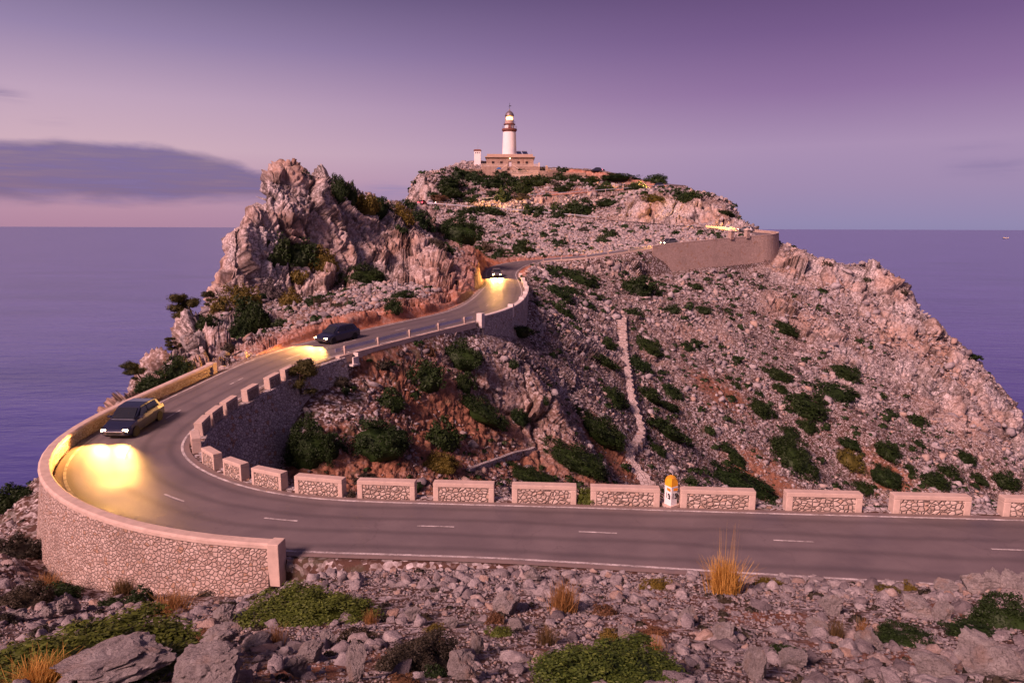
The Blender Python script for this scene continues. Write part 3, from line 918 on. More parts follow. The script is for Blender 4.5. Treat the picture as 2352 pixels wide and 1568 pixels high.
# outer parapet of the hairpin
i0, i1 = S_WALL_END, S_WALL_TOP
t = thing('parapet_wall', 'long curved stone parapet wall round the outside of the hairpin', 'wall', ROAD[(i0 + i1) // 2])
road_wall(t, 'stone_face', mat_wall, i0, i1, -1, 0.50, 0.88, 0.56, 0.13)
road_sweep(t, 'coping', mat_conc, i0, i1, -1, [(0.43, 0.56), (0.43, 0.68), (0.50, 0.74), (0.86, 0.74), (0.95, 0.68), (0.95, 0.56)])
for (i, nm) in ((i0, 'end_pier'), (i1 + 1, 'end_pier')):
    p = road_pt(i, -1, 0.69) - np.array(t.location) + np.array([RT[i, 0], RT[i, 1], 0]) * (-0.2 if i == i0 else -0.3)
    MB().box((p[0], p[1], p[2] - 0.05), (0.44, 0.60, 1.62), road_ang(i)).build(nm, mat_conc, t, bevel=0.03)

# inner retaining wall under the guard blocks
i0, i1 = 0, S_RET_TOP + 6
t = thing('retaining_wall', 'grey rubble stone retaining wall carrying the inside of the hairpin', 'wall', ROAD[S_RET_TOP // 2])
road_wall(t, 'stone_face', mat_wall_in, i0, i1, 1, 0.62, 1.02, -0.03, 0.16, min_drop=0.8)

# guard blocks: photo footprints (left end, right end, v of the foot)
BLOCKS = [(2284, 2492, 1186), (2033, 2233, 1180), (1797, 1979, 1172), (1577, 1745, 1167), (1370, 1527, 1164), (1176, 1325, 1160), (993, 1136, 1156), (822, 960, 1150),
          (668, 791, 1140), (555, 650, 1125), (484, 549, 1100), (447, 486, 1070), (434, 452, 1025)]
blk = thing('guard_block', '', 'guard block', group='stone guard blocks along the inside of the bend')
fr = MB()
fr.box((0, 0, 0.685), (2.9, 0.46, 0.19)).box((-1.32, 0, 0.25), (0.26, 0.46, 0.68)).box((1.32, 0, 0.25), (0.26, 0.46, 0.68))
fr.build('concrete_frame', mat_conc, blk, bevel=0.025)
MB().box((0, 0, 0.24), (2.38, 0.39, 0.70)).build('stone_infill', mat_infill, blk)
ordinal = ['first', 'second', 'third', 'fourth', 'fifth', 'sixth', 'seventh', 'eighth', 'ninth', 'tenth', 'eleventh', 'twelfth', 'thirteenth', 'fourteenth', 'fifteenth', 'sixteenth', 'seventeenth', 'eighteenth', 'nineteenth', 'twentieth']
blab = {0: 'stone guard block cut off by the right edge of the view', 3: 'stone guard block just right of the yellow topped kilometre post', 4: 'stone guard block just left of the yellow topped kilometre post',
        1: 'second stone guard block to the right of the kilometre post, before the cut off one', 2: 'stone guard block with long shrub behind it, second right of the kilometre post',
        5: 'stone guard block second to the left of the kilometre post', 6: 'stone guard block third to the left of the kilometre post', 7: 'stone guard block fourth to the left of the kilometre post',
        8: 'stone guard block with a cracked cap below the domed shrub', 9: 'stone guard block where the road starts to bend', 10: 'short stone guard block on the bend, below the retaining wall',
        11: 'small stone guard block at the apex of the hairpin', 12: 'stone guard block at the apex where the road turns back uphill'}
blab[1] = 'stone guard block third right of the kilometre post, beside the cut off one'
first = True
pos_i = []
for k, (ua, ub, v) in enumerate(BLOCKS):
    z = -12.0 if k < 11 else -11.9
    a = at_z(ua, v + (4 if k < 10 else 0), z); b = at_z(ub, v, z)
    i = station((a + b) / 2)
    L = np.linalg.norm((b - a)[:2])
    pos_i.append((i, min(max(L, 1.5), 3.2), blab[k]))
ilast = pos_i[-1][0]
k = 0
i = ilast + 8
names = ['lowest', 'second lowest', 'third lowest', 'fourth lowest', 'fifth lowest', 'topmost but one', 'topmost']
i_end = station(at_z(690, 846, -10.6))
n_up = 7
for k in range(n_up):
    pos_i.append((int(round(ilast + 7.5 + (i_end - ilast - 8) * k / (n_up - 1))), 1.3, '%s stone guard block of the row climbing beside the tall retaining wall' % names[k]))
for k, (i, L, lab) in enumerate(pos_i):
    o = blk if k == 0 else copy_tree(blk)
    p = road_pt(i, 1, 0.62, 0.0)
    j = min(i + 3, _n - 1); q = road_pt(j, 1, 0.62); j2 = max(i - 3, 0); q2 = road_pt(j2, 1, 0.62)
    slope = math.atan2(q[2] - q2[2], np.hypot(*(q - q2)[:2]))
    o.location = tuple(p); o.rotation_euler = (0, -slope, math.atan2((q - q2)[1], (q - q2)[0])); o.scale = (L / 2.9, 1, 1)
    o['label'] = lab

# kilometre post
p = at_z(1553, 1168, -12.0)
i = station(p); p = road_pt(i, 1, 0.55)
km = thing('kilometre_post', 'white kilometre post numbered 19 with a rounded yellow top', 'kilometre post', p, road_ang(i) + math.pi - 0.1)
mat_white = plain('white_paint', (0.74, 0.72, 0.70), 0.6, 0.08, 3.0)
mat_amber = plain('amber_paint', (0.80, 0.36, 0.02), 0.5, 0.14, 5.0)
mat_amber_d = plain('amber_plate', (0.66, 0.22, 0.012), 0.5, 0.2, 9.0)
mat_black = plain('black_paint_and_pipe_dark', (0.012, 0.012, 0.016), 0.5)
PLAN = [(-0.27, 0.24), (-0.27, 0.02), (0.0, -0.25), (0.27, 0.02), (0.27, 0.24)]
MB().prism(PLAN, 'z', -0.3, 0.86).build('post', mat_white, km, bevel=0.012)
MB().prism([(x_ * 1.35, y_ * 1.35) for x_, y_ in PLAN], 'z', -0.3, 0.05).build('foot', mat_conc, km)
# vaulted top over the same plan
mb = MB(); V = []; Fs = []
NX = 13
def yfront(x_): return 0.02 - 0.27 * (1 - abs(x_) / 0.27)
for a in range(NX):
    x_ = -0.275 + 0.55 * a / (NX - 1)
    zt = 1.0 + 0.29 * math.sqrt(max(0, 1 - (x_ / 0.277) ** 2))
    for (y_, z_) in ((yfront(min(max(x_, -0.27), 0.27)) - 0.006, 0.90), (yfront(min(max(x_, -0.27), 0.27)) - 0.006, zt), (0.245, zt), (0.245, 0.90)):
        V.append((x_, y_, z_))
for a in range(NX - 1):
    for q in range(4):
        Fs.append((a * 4 + q, a * 4 + (q + 1) % 4, (a + 1) * 4 + (q + 1) % 4, (a + 1) * 4 + q))
Fs.append((0, 1, 2, 3)); Fs.append(tuple((NX - 1) * 4 + q for q in (3, 2, 1, 0)))
mb.add(V, Fs).build('rounded_top', mat_amber, km)
MB().prism([(x_ * 1.05, y_ * 1.05) for x_, y_ in PLAN], 'z', 0.86, 0.90).build('white_band', mat_white, km)
for sg in (-1, 1):
    # plate and figures on the two front faces
    c = Vector((sg * 0.135, -0.115, 0.0)); nrm = Vector((sg * 0.27, -0.27, 0)).normalized(); tg = Vector((0.27, sg * 0.27, 0)).normalized()
    M = Matrix.Translation(c + nrm * 0.004) @ Matrix((tg.to_4d(), Vector((0, 0, 1, 0)), nrm.to_4d(), Vector((0, 0, 0, 1)))).transposed()
    M[0][3], M[1][3], M[2][3] = c + nrm * 0.004
    mbp = MB().box((0, 0.765, 0.003), (0.31, 0.12, 0.008), M=M)
    mbp.build('amber_plate', mat_amber_d, km)
    dg = MB().box((-0.085, 0.475, 0.006), (0.052, 0.25, 0.01), M=M).box((-0.118, 0.565, 0.005), (0.04, 0.045, 0.008), M=M)
    ring_o = [(0.080 + 0.078 * math.cos(a_), 0.525 + 0.076 * math.sin(a_)) for a_ in np.linspace(0, 2 * math.pi, 21)[:-1]]
    ring_i = [(0.080 + 0.030 * math.cos(a_), 0.525 + 0.030 * math.sin(a_)) for a_ in np.linspace(0, 2 * math.pi, 21)[:-1]]
    dg.add([tuple(M @ Vector((x_, y_, 0.010))) for x_, y_ in ring_o + ring_i], [(q, (q + 1) % 20, 20 + (q + 1) % 20, 20 + q) for q in range(20)])
    dg.box((0.132, 0.465, 0.0055), (0.05, 0.14, 0.008), M=M).box((0.085, 0.375, 0.005), (0.14, 0.05, 0.007), M=M)
    dg.build('number', mat_black, km)


def guard_rail(i0, i1, side, off, label, pstep=8, post_h=0.8, rail=True, kerb=True, post_mat=None, post_w=0.17, rail_z=(0.42, 0.70)):
    t = thing('guard_rail', label, 'guard rail', ROAD[(i0 + i1) // 2])
    if rail:
        a, b = rail_z
        road_sweep(t, 'rail', mat_steel, i0, i1, side, [(off - 0.06, a), (off - 0.10, a + 0.07), (off - 0.05, (a + b) / 2), (off - 0.10, b - 0.07), (off - 0.06, b), (off - 0.03, b), (off - 0.03, a)])
    if kerb:
        road_sweep(t, 'kerb', mat_conc, i0, i1, side, [(off - 0.05, -0.5), (off - 0.05, 0.12), (off + 0.35, 0.12), (off + 0.35, -0.5)])
    for i in range(i0 + 2, i1, pstep):
        p = road_pt(i, side, off + 0.06) - np.array(t.location)
        MB().box((p[0], p[1], p[2] + post_h / 2 - 0.2), (post_w, post_w, post_h + 0.4), road_ang(i)).build('post', post_mat or mat_conc, t, bevel=0.015)
    return t


guard_rail(i_end + 7, S_PAR0 - 2, 1, 0.42, 'steel guard rail on concrete posts along the long straight', 8, 0.78)
guard_rail(S_LEG2 - 2, S_RW0 + 4, 1, 0.32, 'row of thin posts and rail along the road above the rubble slope', 10, 0.9, True, True, None, 0.13, (0.42, 0.55))

# parapet on the S bend
i0, i1 = S_PAR0, S_PAR1
t = thing('bend_parapet', 'pale crenellated parapet with square piers on the upper bend', 'wall', ROAD[(i0 + i1) // 2])
road_wall(t, 'stone_face', mat_wall_in, i0, i1, 1, 0.45, 0.85, 0.42, 0.10, min_drop=1.0)
road_sweep(t, 'coping', mat_conc_pale, i0, i1, 1, [(0.38, 0.42), (0.38, 0.56), (0.92, 0.56), (0.92, 0.42)])
for k in range(8):
    i = int(i0 + (i1 - i0) * k / 7)
    p = road_pt(i, 1, 0.66) - np.array(t.location)
    MB().box((p[0], p[1], p[2] + 0.1), (0.6, 0.62, 1.5), road_ang(i)).build('pier', mat_conc_pale, t, bevel=0.02)

# tall retaining wall under the far right hand bend
i0, i1 = S_RW0, S_UP - 6
t = thing('tall_retaining_wall', 'tall smooth tan retaining wall below the far right hand bend', 'wall', ROAD[(i0 + i1) // 2])
road_wall(t, 'stone_face', mat_far_wall, i0, i1, 1, 0.35, 0.75, 0.55, 0.09, extra=2.0, min_drop=1.5, maxdrop=13)
road_sweep(t, 'coping', mat_conc, i0, i1, 1, [(0.30, 0.55), (0.30, 0.68), (0.80, 0.68), (0.80, 0.55)])
pil = thing('gate_pillar', 'stone pillar with pyramid cap by the far bend, the one in front of the hillside', 'pillar', group='pillars on the far bend wall')
MB().box((0, 0, 0.75), (1.0, 1.0, 1.9)).build('shaft', mat_far_wall, pil)
MB().box((0, 0, 1.78), (1.25, 1.25, 0.18)).add([(-.55, -.55, 1.87), (.55, -.55, 1.87), (.55, .55, 1.87), (-.55, .55, 1.87), (0, 0, 2.35)], [(0, 1, 4), (1, 2, 4), (2, 3, 4), (3, 0, 4), (3, 2, 1, 0)]).build('cap', mat_conc, pil)
def station_u(u, lo, hi, side=1, off=0.5):
    best, bi = 1e9, lo
    for i in range(lo, hi):
        p = road_pt(i, side, off); r = ray(u, 545)
        e = abs(p[0] / p[1] - r[0] / r[1])
        if e < best: best, bi = e, i
    return bi
for k, u in enumerate((1678, 1716)):
    o = pil if k == 0 else copy_tree(pil)
    i = station_u(u, S_RW0, S_BEND)
    o.location = tuple(road_pt(i, 1, 0.55, 0.45)); o.rotation_euler = (0, 0, road_ang(i))
    if k: o['label'] = 'stone pillar with pyramid cap by the far bend, nearest the bright curve'

# upper rails
S3a = station((26, 206)); S3b = station((-24, 215)); S4a = station((-12, 229)); S4b = station((52, 238))
guard_rail(S3a, S3b, -1, 0.5, 'low steel guard rail along the terrace above the scree', 13, 0.95, True, False, None, 0.2, (0.55, 0.82))
guard_rail(S4a, S4b, 1, 0.4, 'thin guard rail with small posts along the highest stretch of road', 12, 0.8, True, False, None, 0.16, (0.5, 0.72))
# drystone facing of the terrace
p0 = ROAD[S4b]
t = thing('wooden_railing', 'dark wooden railing at the outer edge of the highest bend', 'fence', at_y(1534, 444, 240))
mat_wood = plain('dark_wood', (0.10, 0.065, 0.045), 0.8, 0.25, 6)
MB().box((1.9, 0, 0.95), (4.0, 0.1, 0.1)).build('top_rail', mat_wood, t)
MB().box((1.9, 0, 0.5), (4.0, 0.08, 0.08)).build('middle_rail', mat_wood, t)
for k in range(5):
    MB().box((0.95 * k, 0, 0.1), (0.12, 0.12, 1.8)).build('post', mat_wood, t)

# culvert outlet under the straight
p = hit(806, 832); 
t = thing('culvert_outlet', 'square concrete culvert outlet with a dark round pipe', 'culvert', p, R(-25))
MB().box((0, 0.35, 0.28), (1.0, 0.12, 0.95)).box((-0.46, 0.0, 0.15), (0.12, 0.66, 0.7)).box((0.46, 0.0, 0.15), (0.12, 0.66, 0.7)).box((0, -0.1, -0.12), (1.3, 0.9, 0.14)).build('headwall', mat_conc_pale, t)
MB().lathe([(0.30, -0.06), (0.30, 0.06)], 20).build('pipe_mouth', mat_black, t)  # solid black disc: the shade inside the pipe is put into its colour
t.children[-1].rotation_euler = (R(90), 0, 0); t.children[-1].location = (0, 0.27, 0.3)

# footpath with steps down the right hand slope
PATH = [(1497, 1124), (1470, 1090), (1445, 1062), (1430, 1042), (1452, 1022), (1466, 1000), (1462, 968), (1449, 930), (1441, 890), (1436, 850), (1431, 815), (1428, 780), (1427, 745), (1427, 722)]
PW = [hit(*q) for q in PATH]
C = resample(np.array(PW), 0.6)
C[:, :2] = smooth(C, 7)[:, :2]
C[:, 2] = smooth(np.stack([C[:, 0], C[:, 1], ground(C[:, 0], C[:, 1])], -1), 5)[:, 2]
mat_path = stonework_mat('path_stone', 2.0, (0.42, 0.34, 0.31), (0.54, 0.46, 0.43), mortar=(0.24, 0.17, 0.14), gap=0.04, strength=0.6)
mb = MB()
ks = [k for k in range(len(C)) if C[k, 1] < 112]
mb.sweep([tuple(C[k]) for k in ks], lambda k: [(-0.82 - 0.22 * math.sin(k * 1.9) * math.cos(k * 0.7), -0.8), (-0.78 - 0.22 * math.sin(k * 1.9) * math.cos(k * 0.7), 0.2), (0.78 + 0.22 * math.sin(k * 2.3), 0.2), (0.82 + 0.22 * math.sin(k * 2.3), -0.8)])
for k in range(len(ks) - 1, len(C) - 1, 2):
    a = math.atan2(C[min(k + 1, len(C) - 1), 1] - C[k, 1], C[min(k + 1, len(C) - 1), 0] - C[k, 0])
    mb.box((C[k, 0], C[k, 1], C[k, 2] - 0.2), (1.3, 1.7 + 0.3 * math.sin(k * 2.1), 1.1), a)
path_o = mb.build('footpath', mat_path)
tag(path_o, 'pale stone footpath turning into steps up the slope', 'path', kind='structure')
# low dry wall between the shrubs
D = [hit(u, v) for u, v in ((1075, 1086), (1110, 1072), (1150, 1058), (1190, 1044), (1226, 1034))]
D = resample(np.array(D), 0.5); D[:, 2] = ground(D[:, 0], D[:, 1])
t = MB().sweep([tuple(q) for q in D], [(-0.2, -0.4), (-0.18, 0.35), (0.18, 0.35), (0.2, -0.4)]).build('dry_wall', mat_wall_in)
tag(t, 'low broken drystone wall running between shrubs on the red earth', 'wall')

# wire fence below the crag
A = hit(722, 712); B = hit(798, 706)
t = thing('wire_fence', 'sagging wire mesh fence on wooden posts below the crag', 'fence', A)
for k in range(3):
    q = A + (B - A) * k / 2; q[2] = gz(q[0], q[1])
    MB().tube([tuple(q - A + [0, 0, -0.3]), tuple(q - A + [0.03, 0, 1.25])], 0.05, 6).build('post', mat_wood, t)
mb = MB()
for k in range(6):
    mb.tube([tuple((B - A) * s_ + np.array([0, 0, 0.15 + 0.2 * k - 0.12 * math.sin(math.pi * s_)])) for s_ in np.linspace(0, 1, 7)], 0.008, 4)
for k in range(26):
    q = (B - A) * (k + 0.5) / 26
    mb.tube([tuple(q + [0, 0, 0.02]), tuple(q + [0, 0, 1.12])], 0.006, 4)
mb.build('wire_mesh', plain('rusty_wire', (0.16, 0.10, 0.07), 0.7), t)
p = hit(912, 672)
o = MB().tube([(0, 0, -0.3), (0.02, 0, 1.6)], 0.05, 8).box((0, 0, 1.63), (0.14, 0.1, 0.08)).build('marker_stake', mat_conc_pale); o.location = tuple(p)
tag(o, 'thin pale stake standing alone on the rocky knoll', 'stake')

# ------------------------------------------------------------------ lighthouse and the buildings round it
mat_plaster = plain('white_plaster', (0.72, 0.66, 0.64), 0.85, 0.06, 0.6)
mat_sand = stonework_mat('sandstone_blocks', 1.6, (0.33, 0.22, 0.165), (0.42, 0.29, 0.225), accent=(0.30, 0.19, 0.14), mortar=(0.26, 0.17, 0.13), gap=0.03, strength=0.4)
mat_sand2 = plain('sandstone_trim', (0.40, 0.28, 0.22), 0.85, 0.1, 1.2)
mat_balu = plain('pale_baluster', (0.52, 0.40, 0.33), 0.85, 0.08, 1.2)
mat_brown = plain('gallery_red', (0.17, 0.055, 0.04), 0.6, 0.15, 2)
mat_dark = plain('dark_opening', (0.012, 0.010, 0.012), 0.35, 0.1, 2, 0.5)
mat_domeg = plain('dome_grey', (0.20, 0.16, 0.17), 0.45, 0.1, 1, 0.5, 0.5)
mat_door = plain('door_grey', (0.50, 0.46, 0.48), 0.6)
PXM = 1568.0 / 262
YL = 264.0
zb = at_y(1170, 383, 258)[2]                # level of the terrace
cx = at_y(1170, 350, YL)[0]
def zt(v, y=YL): return at_y(1170, v, y)[2]

lh = thing('lighthouse', 'tall white lighthouse tower with a glowing lantern on the headland', 'lighthouse', (cx, YL, zb))
r0, r1 = 31.8 / 2 / PXM, 28.6 / 2 / PXM
zg = zt(300.5) - zb
MB().lathe([(r0 + 0.25, 0), (r0 + 0.25, 5.0), (r0, 5.0), (r0 - 0.05, zg * 0.5), (r1, zg - 0.5)], 40).build('tower', mat_plaster, lh, smooth=False)
MB().lathe([(r1 + 0.02, zg * 0.30), (r1 + 0.36, zg * 0.30), (r1 + 0.36, zg * 0.30 + 0.12), (r1 + 0.02, zg * 0.30 + 0.12)], 40).build('string_course', mat_sand2, lh)
zl = zt(296) - zb
rg = 33.5 / 2 / PXM
MB().lathe([(r1, zg - 0.55), (rg - 0.2, zg - 0.1), (rg, zg), (rg, zl - 0.1), (r1 - 0.8, zl - 0.1)], 40).build('gallery', mat_brown, lh)
def railing(parent, rr, z0, h, nposts, mat):
    mb = MB(); mat = mat_steel
    for q in range(nposts):
        a = 2 * math.pi * q / nposts
        mb.tube([(rr * math.cos(a), rr * math.sin(a), z0), (rr * math.cos(a), rr * math.sin(a), z0 + h)], 0.028, 5)
    for hh in (0.5, 1.0):
        mb.tube([(rr * math.cos(a), rr * math.sin(a), z0 + h * hh) for a in np.linspace(0, 2 * math.pi, 33)], 0.025, 5)
    return mb.build('railing', mat, parent)
railing(lh, rg - 0.1, zl - 0.1, 1.0, 14, mat_brown)
ru = 21.5 / 2 / PXM
zu = zt(286) - zb
MB().lathe([(ru, zl - 0.15), (ru, zu - 0.25)], 32).build('upper_drum', mat_plaster, lh)
MB().box((0.1, -ru - 0.02, zl + 0.75), (1.0, 0.25, 1.5)).build('drum_door', mat_brown, lh)
rg2 = 26.5 / 2 / PXM
MB().lathe([(ru, zu - 0.3), (rg2, zu - 0.12), (rg2, zu + 0.1), (ru - 0.5, zu + 0.1)], 32).build('gallery', mat_brown, lh)
railing(lh, rg2 - 0.1, zu + 0.1, 0.95, 12, mat_brown)
rl = 19.0 / 2 / PXM
z1, z2, z3 = zt(277) - zb, zt(266.5) - zb, zt(257) - zb
MB().lathe([(rl, zu + 0.05), (rl, z1)], 28).build('lantern_drum', plain('lantern_base', (0.50, 0.34, 0.27), 0.7), lh)
# glazed lantern with the lit lens in it
mg, N = new_mat('lantern_glass')
g = N.n('ShaderNodeBsdfGlass', ins={'Color': (1, 0.96, 0.9, 1), 'Roughness': 0.02, 'IOR': 1.05})
tr = N.n('ShaderNodeBsdfTransparent', ins={'Color': (1, 0.95, 0.88, 1)})
gl = N.n('ShaderNodeBsdfGlossy', ins={'Color': (0.9, 0.9, 0.9, 1), 'Roughness': 0.05})
N.n('ShaderNodeOutputMaterial', ins={0: N.n('ShaderNodeMixShader', ins={0: 0.08, 1: tr.outputs[0], 2: gl.outputs[0]}).outputs[0]})
MB().lathe([(rl - 0.05, z1), (rl - 0.05, z2)], 20, caps=False).build('glazing', mg, lh)
mb = MB()
for q in range(10):
    a = 2 * math.pi * q / 10
    mb.tube([((rl - 0.03) * math.cos(a), (rl - 0.03) * math.sin(a), z1), ((rl - 0.03) * math.cos(a), (rl - 0.03) * math.sin(a), z2)], 0.04, 5)
mb.build('glazing_bars', mat_brown, lh)
MB().lathe([(0.55, z1 - 0.1), (1.18, z1 + 0.25), (1.32, (z1 + z2) / 2 - 0.1), (1.15, (z1 + z2) / 2 + 0.35), (0.6, (z1 + z2) / 2 + 0.6)], 24).build('lens', emit('lens_glow', (1.0, 0.50, 0.12), 4.0), lh, smooth=True)
MB().lathe([(rl + 0.12, z2), (rl + 0.12, z2 + 0.18), (rl - 0.05, z2 + 0.5), (rl * 0.86, z2 + 0.95), (rl * 0.55, z2 + 1.45), (0.32, z2 + 1.75), (0.2, z2 + 1.95), (0.28, z2 + 2.15), (0.12, z2 + 2.4), (0.05, z2 + 2.6)], 28).build('dome', mat_domeg, lh, smooth=True)
mb = MB().tube([(0, 0, z2 + 2.5), (0, 0, z2 + 4.6)], 0.05, 6).box((0.25, 0, z2 + 3.6), (0.8, 0.04, 0.22)).tube([(-0.5, 0, z2 + 3.2), (0.5, 0, z2 + 3.2)], 0.03, 5)
mb.build('weather_vane', mat_dark, lh)

# keeper's house
hx0, hx1 = at_y(1117, 370, 258)[0], at_y(1225.5, 370, 258)[0]
hw = hx1 - hx0; hc = (hx0 + hx1) / 2
hs = thing('keepers_house', 'flat roofed sandstone keepers house at the foot of the lighthouse', 'house', (hc, 258, zb))
hroof = at_y(1170, 360.5, 258)[2] - zb; hpar = at_y(1170, 353.7, 258)[2] - zb
WX = [at_y(u, 374, 258)[0] - hc for u in (1132.8, 1151.8, 1191.3, 1210.2)]
DX = at_y(1171.5, 374, 258)[0] - hc
zs0, zs1 = at_y(1170, 378.5, 258)[2] - zb, at_y(1170, 370.8, 258)[2] - zb
# front wall with real openings: piers between the windows
mb = MB()
xs = [-hw / 2]
ops = sorted([(x_ - 0.46, x_ + 0.46, zs0, zs1) for x_ in WX] + [(DX - 0.55, DX + 0.55, 0.0, zs1)])
for (a, b, c, d_) in ops:
    mb.box(((xs[-1] + a) / 2, 0.25, hroof / 2 - 0.5), (a - xs[-1], 0.5, hroof + 1.0))
    if c > 0.05: mb.box(((a + b) / 2, 0.25, c / 2 - 0.5), (b - a, 0.5, c + 1.0))
    mb.box(((a + b) / 2, 0.25, (d_ + hroof) / 2), (b - a, 0.5, hroof - d_))
    xs.append(b)
mb.box(((xs[-1] + hw / 2) / 2, 0.25, hroof / 2 - 0.5), (hw / 2 - xs[-1], 0.5, hroof + 1.0))
mb.box((-hw / 2 + 0.25, 6.5, hroof / 2 - 0.5), (0.5, 12.0, hroof + 1)).box((hw / 2 - 0.25, 6.5, hroof / 2 - 0.5), (0.5, 12.0, hroof + 1)).box((0, 12.25, hroof / 2 - 0.5), (hw - 1.0, 0.5, hroof + 1))
mb.build('wall', mat_sand, hs)
MB().box((0, 6.2, hroof - 0.02), (hw + 1.0, 13.6, 0.34)).build('cornice', mat_sand2, hs)
MB().box((0, 6.2, (hroof + hpar) / 2 + 0.06), (hw - 0.5, 12.2, hpar - hroof - 0.2)).build('roof', mat_sand2, hs)
for x_ in WX:
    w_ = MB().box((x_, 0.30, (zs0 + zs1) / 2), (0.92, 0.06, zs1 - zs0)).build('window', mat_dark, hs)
    MB().box((x_, 0.24, (zs0 + zs1) / 2), (0.07, 0.05, zs1 - zs0)).build('frame', mat_brown, w_)
MB().box((DX, 0.30, zs1 / 2), (1.1, 0.08, zs1)).build('door', mat_door, hs)
MB().tube([(hw * 0.28, -0.05, 0), (hw * 0.28, -0.05, hroof - 0.2)], 0.06, 6).build('drainpipe', mat_brown, hs)
o = MB().lathe([(0.02, 0), (0.14, 0.08), (0.16, 0.2), (0.02, 0.34)], 12).build('door_lamp', emit('lamp_warm', (1.0, 0.7, 0.35), 6.0), hs); o.location = (DX, -0.16, hroof - 0.75)
MB().tube([(hw / 2 - 0.6, 4, hpar), (hw / 2 - 0.6, 4, hpar + 2.2)], 0.035, 5).tube([(hw / 2 - 0.95, 4.1, hpar), (hw / 2 - 0.95, 4.1, hpar + 1.5)], 0.03, 5).tube([(hw / 2 - 0.9, 4, hpar + 1.9), (hw / 2 - 0.3, 4, hpar + 1.9)], 0.025, 5).build('roof_aerial', mat_steel, hs)
sp = thing('solar_panel', 'tilted solar water heater beside the tower on the flat roof', 'solar panel', group='solar panels on the keepers house roof')
MB().add([(-0.95, -0.9, 0.1), (0.95, -0.9, 0.1), (0.95, 0.5, 1.15), (-0.95, 0.5, 1.15), (-0.95, -0.84, 0.02), (0.95, -0.84, 0.02), (0.95, 0.56, 1.07), (-0.95, 0.56, 1.07)], [(0, 1, 2, 3), (7, 6, 5, 4), (0, 4, 5, 1), (1, 5, 6, 2), (2, 6, 7, 3), (3, 7, 4, 0)]).build('panel', plain('panel_blue', (0.015, 0.022, 0.06), 0.2, 0.2, 3, 0.6), sp)
MB().tube([(-1.0, 0.6, 1.15), (1.0, 0.6, 1.15)], 0.2, 10).build('tank', mat_steel, sp)
MB().tube([(-0.8, 0.6, 0), (-0.8, 0.55, 1.1)], 0.03, 5).tube([(0.8, 0.6, 0), (0.8, 0.55, 1.1)], 0.03, 5).build('stand', mat_steel, sp)
for k, u in enumerate((1191.5, 1205.5)):
    o = sp if k == 0 else copy_tree(sp)
    o.location = (at_y(u, 354, 259.5)[0], 259.6, zb + hpar - 0.05); o.rotation_euler = (0, 0, R(20))
    if k: o['label'] = 'tilted solar water heater farther from the tower, nearer the aerial'

# square white tower
wt = thing('square_tower', 'slim square white tower with a dark cap and mast', 'tower', (at_y(1097, 383, 258)[0], 258, at_y(1097, 384, 258)[2]))
htw = at_y(1097, 347, 258)[2] - wt.location.z
MB().box((0, 0, htw / 2 - 0.4), (2.4, 2.4, htw + 0.8), top=0.97).build('shaft', mat_plaster, wt)
MB().box((0, 0, htw + 0.1), (2.75, 2.75, 0.3)).box((0, 0, htw + 0.35), (2.3, 2.3, 0.24)).build('cap', mat_brown, wt)
for k in range(3):
    MB().box((-0.62 + 0.62 * k, -1.19, htw - 0.75), (0.30, 0.05, 0.42)).build('vent_hole', mat_dark, wt)  # flat dark plates, the shade of the holes painted as colour
MB().tube([(0.15, 0, htw + 0.4), (0.15, 0, htw + 3.3)], [0.05, 0.025], 6).build('mast', mat_steel, wt)

# terrace with balustrade and double stair
tx0, tx1 = at_y(1105, 383, 254)[0], at_y(1240, 383, 254)[0]
zt0 = at_y(1170, 382.8, 254)[2]
tr_ = thing('terrace', 'stone terrace with pale balustrade and double stair before the house', 'terrace', ((tx0 + tx1) / 2, 254, zt0))
tw = tx1 - tx0
MB().box((0, 10.0, -1.45), (tw, 20.0, 2.9)).build('terrace_wall', mat_sand, tr_)
def balustrade(parent, x0, x1, y, z, h, n, mat):
    mb = MB()
    for q in range(n):
        x_ = x0 + (x1 - x0) * (q + 0.5) / n
        mb.lathe([(0.06, 0), (0.11, h * 0.3), (0.06, h * 0.6), (0.09, h - 0.12)], 6, (x_, y, z))
    mb.box(((x0 + x1) / 2, y, z + h - 0.06), (x1 - x0, 0.26, 0.14))
    return mb.build('balustrade', mat, parent)
gapx = at_y(1171, 383, 254)[0] - (tx0 + tx1) / 2
balustrade(tr_, -tw / 2, gapx - 1.0, 0.15, 0, 0.95, 34, mat_balu)
balustrade(tr_, gapx + 1.0, tw / 2, 0.15, 0, 0.95, 34, mat_balu)
MB().box((tw / 2 - 0.3, 0.15, 0.7), (0.55, 0.5, 1.5)).build('pier', mat_balu, tr_)
for sg in (-1, 1):
    mb = MB()
    for q in range(6):
        mb.box((gapx + sg * (1.1 + 0.33 * q), -0.55, -0.12 - 0.22 * q - 0.5), (0.34, 1.2, 1.2))
    mb.build('stair', mat_sand2, tr_)
    MB().add([(gapx + sg * 0.9, -1.25, 0.75), (gapx + sg * 0.9, -1.05, 0.75), (gapx + sg * 3.1, -1.05, -0.75), (gapx + sg * 3.1, -1.25, -0.75),
              (gapx + sg * 0.9, -1.25, 0.45), (gapx + sg * 0.9, -1.05, 0.45), (gapx + sg * 3.1, -1.05, -1.05), (gapx + sg * 3.1, -1.25, -1.05)],
             [(0, 1, 2, 3), (7, 6, 5, 4), (0, 4, 5, 1), (1, 5, 6, 2), (2, 6, 7, 3), (3, 7, 4, 0)]).build('stair_parapet', mat_balu, tr_)
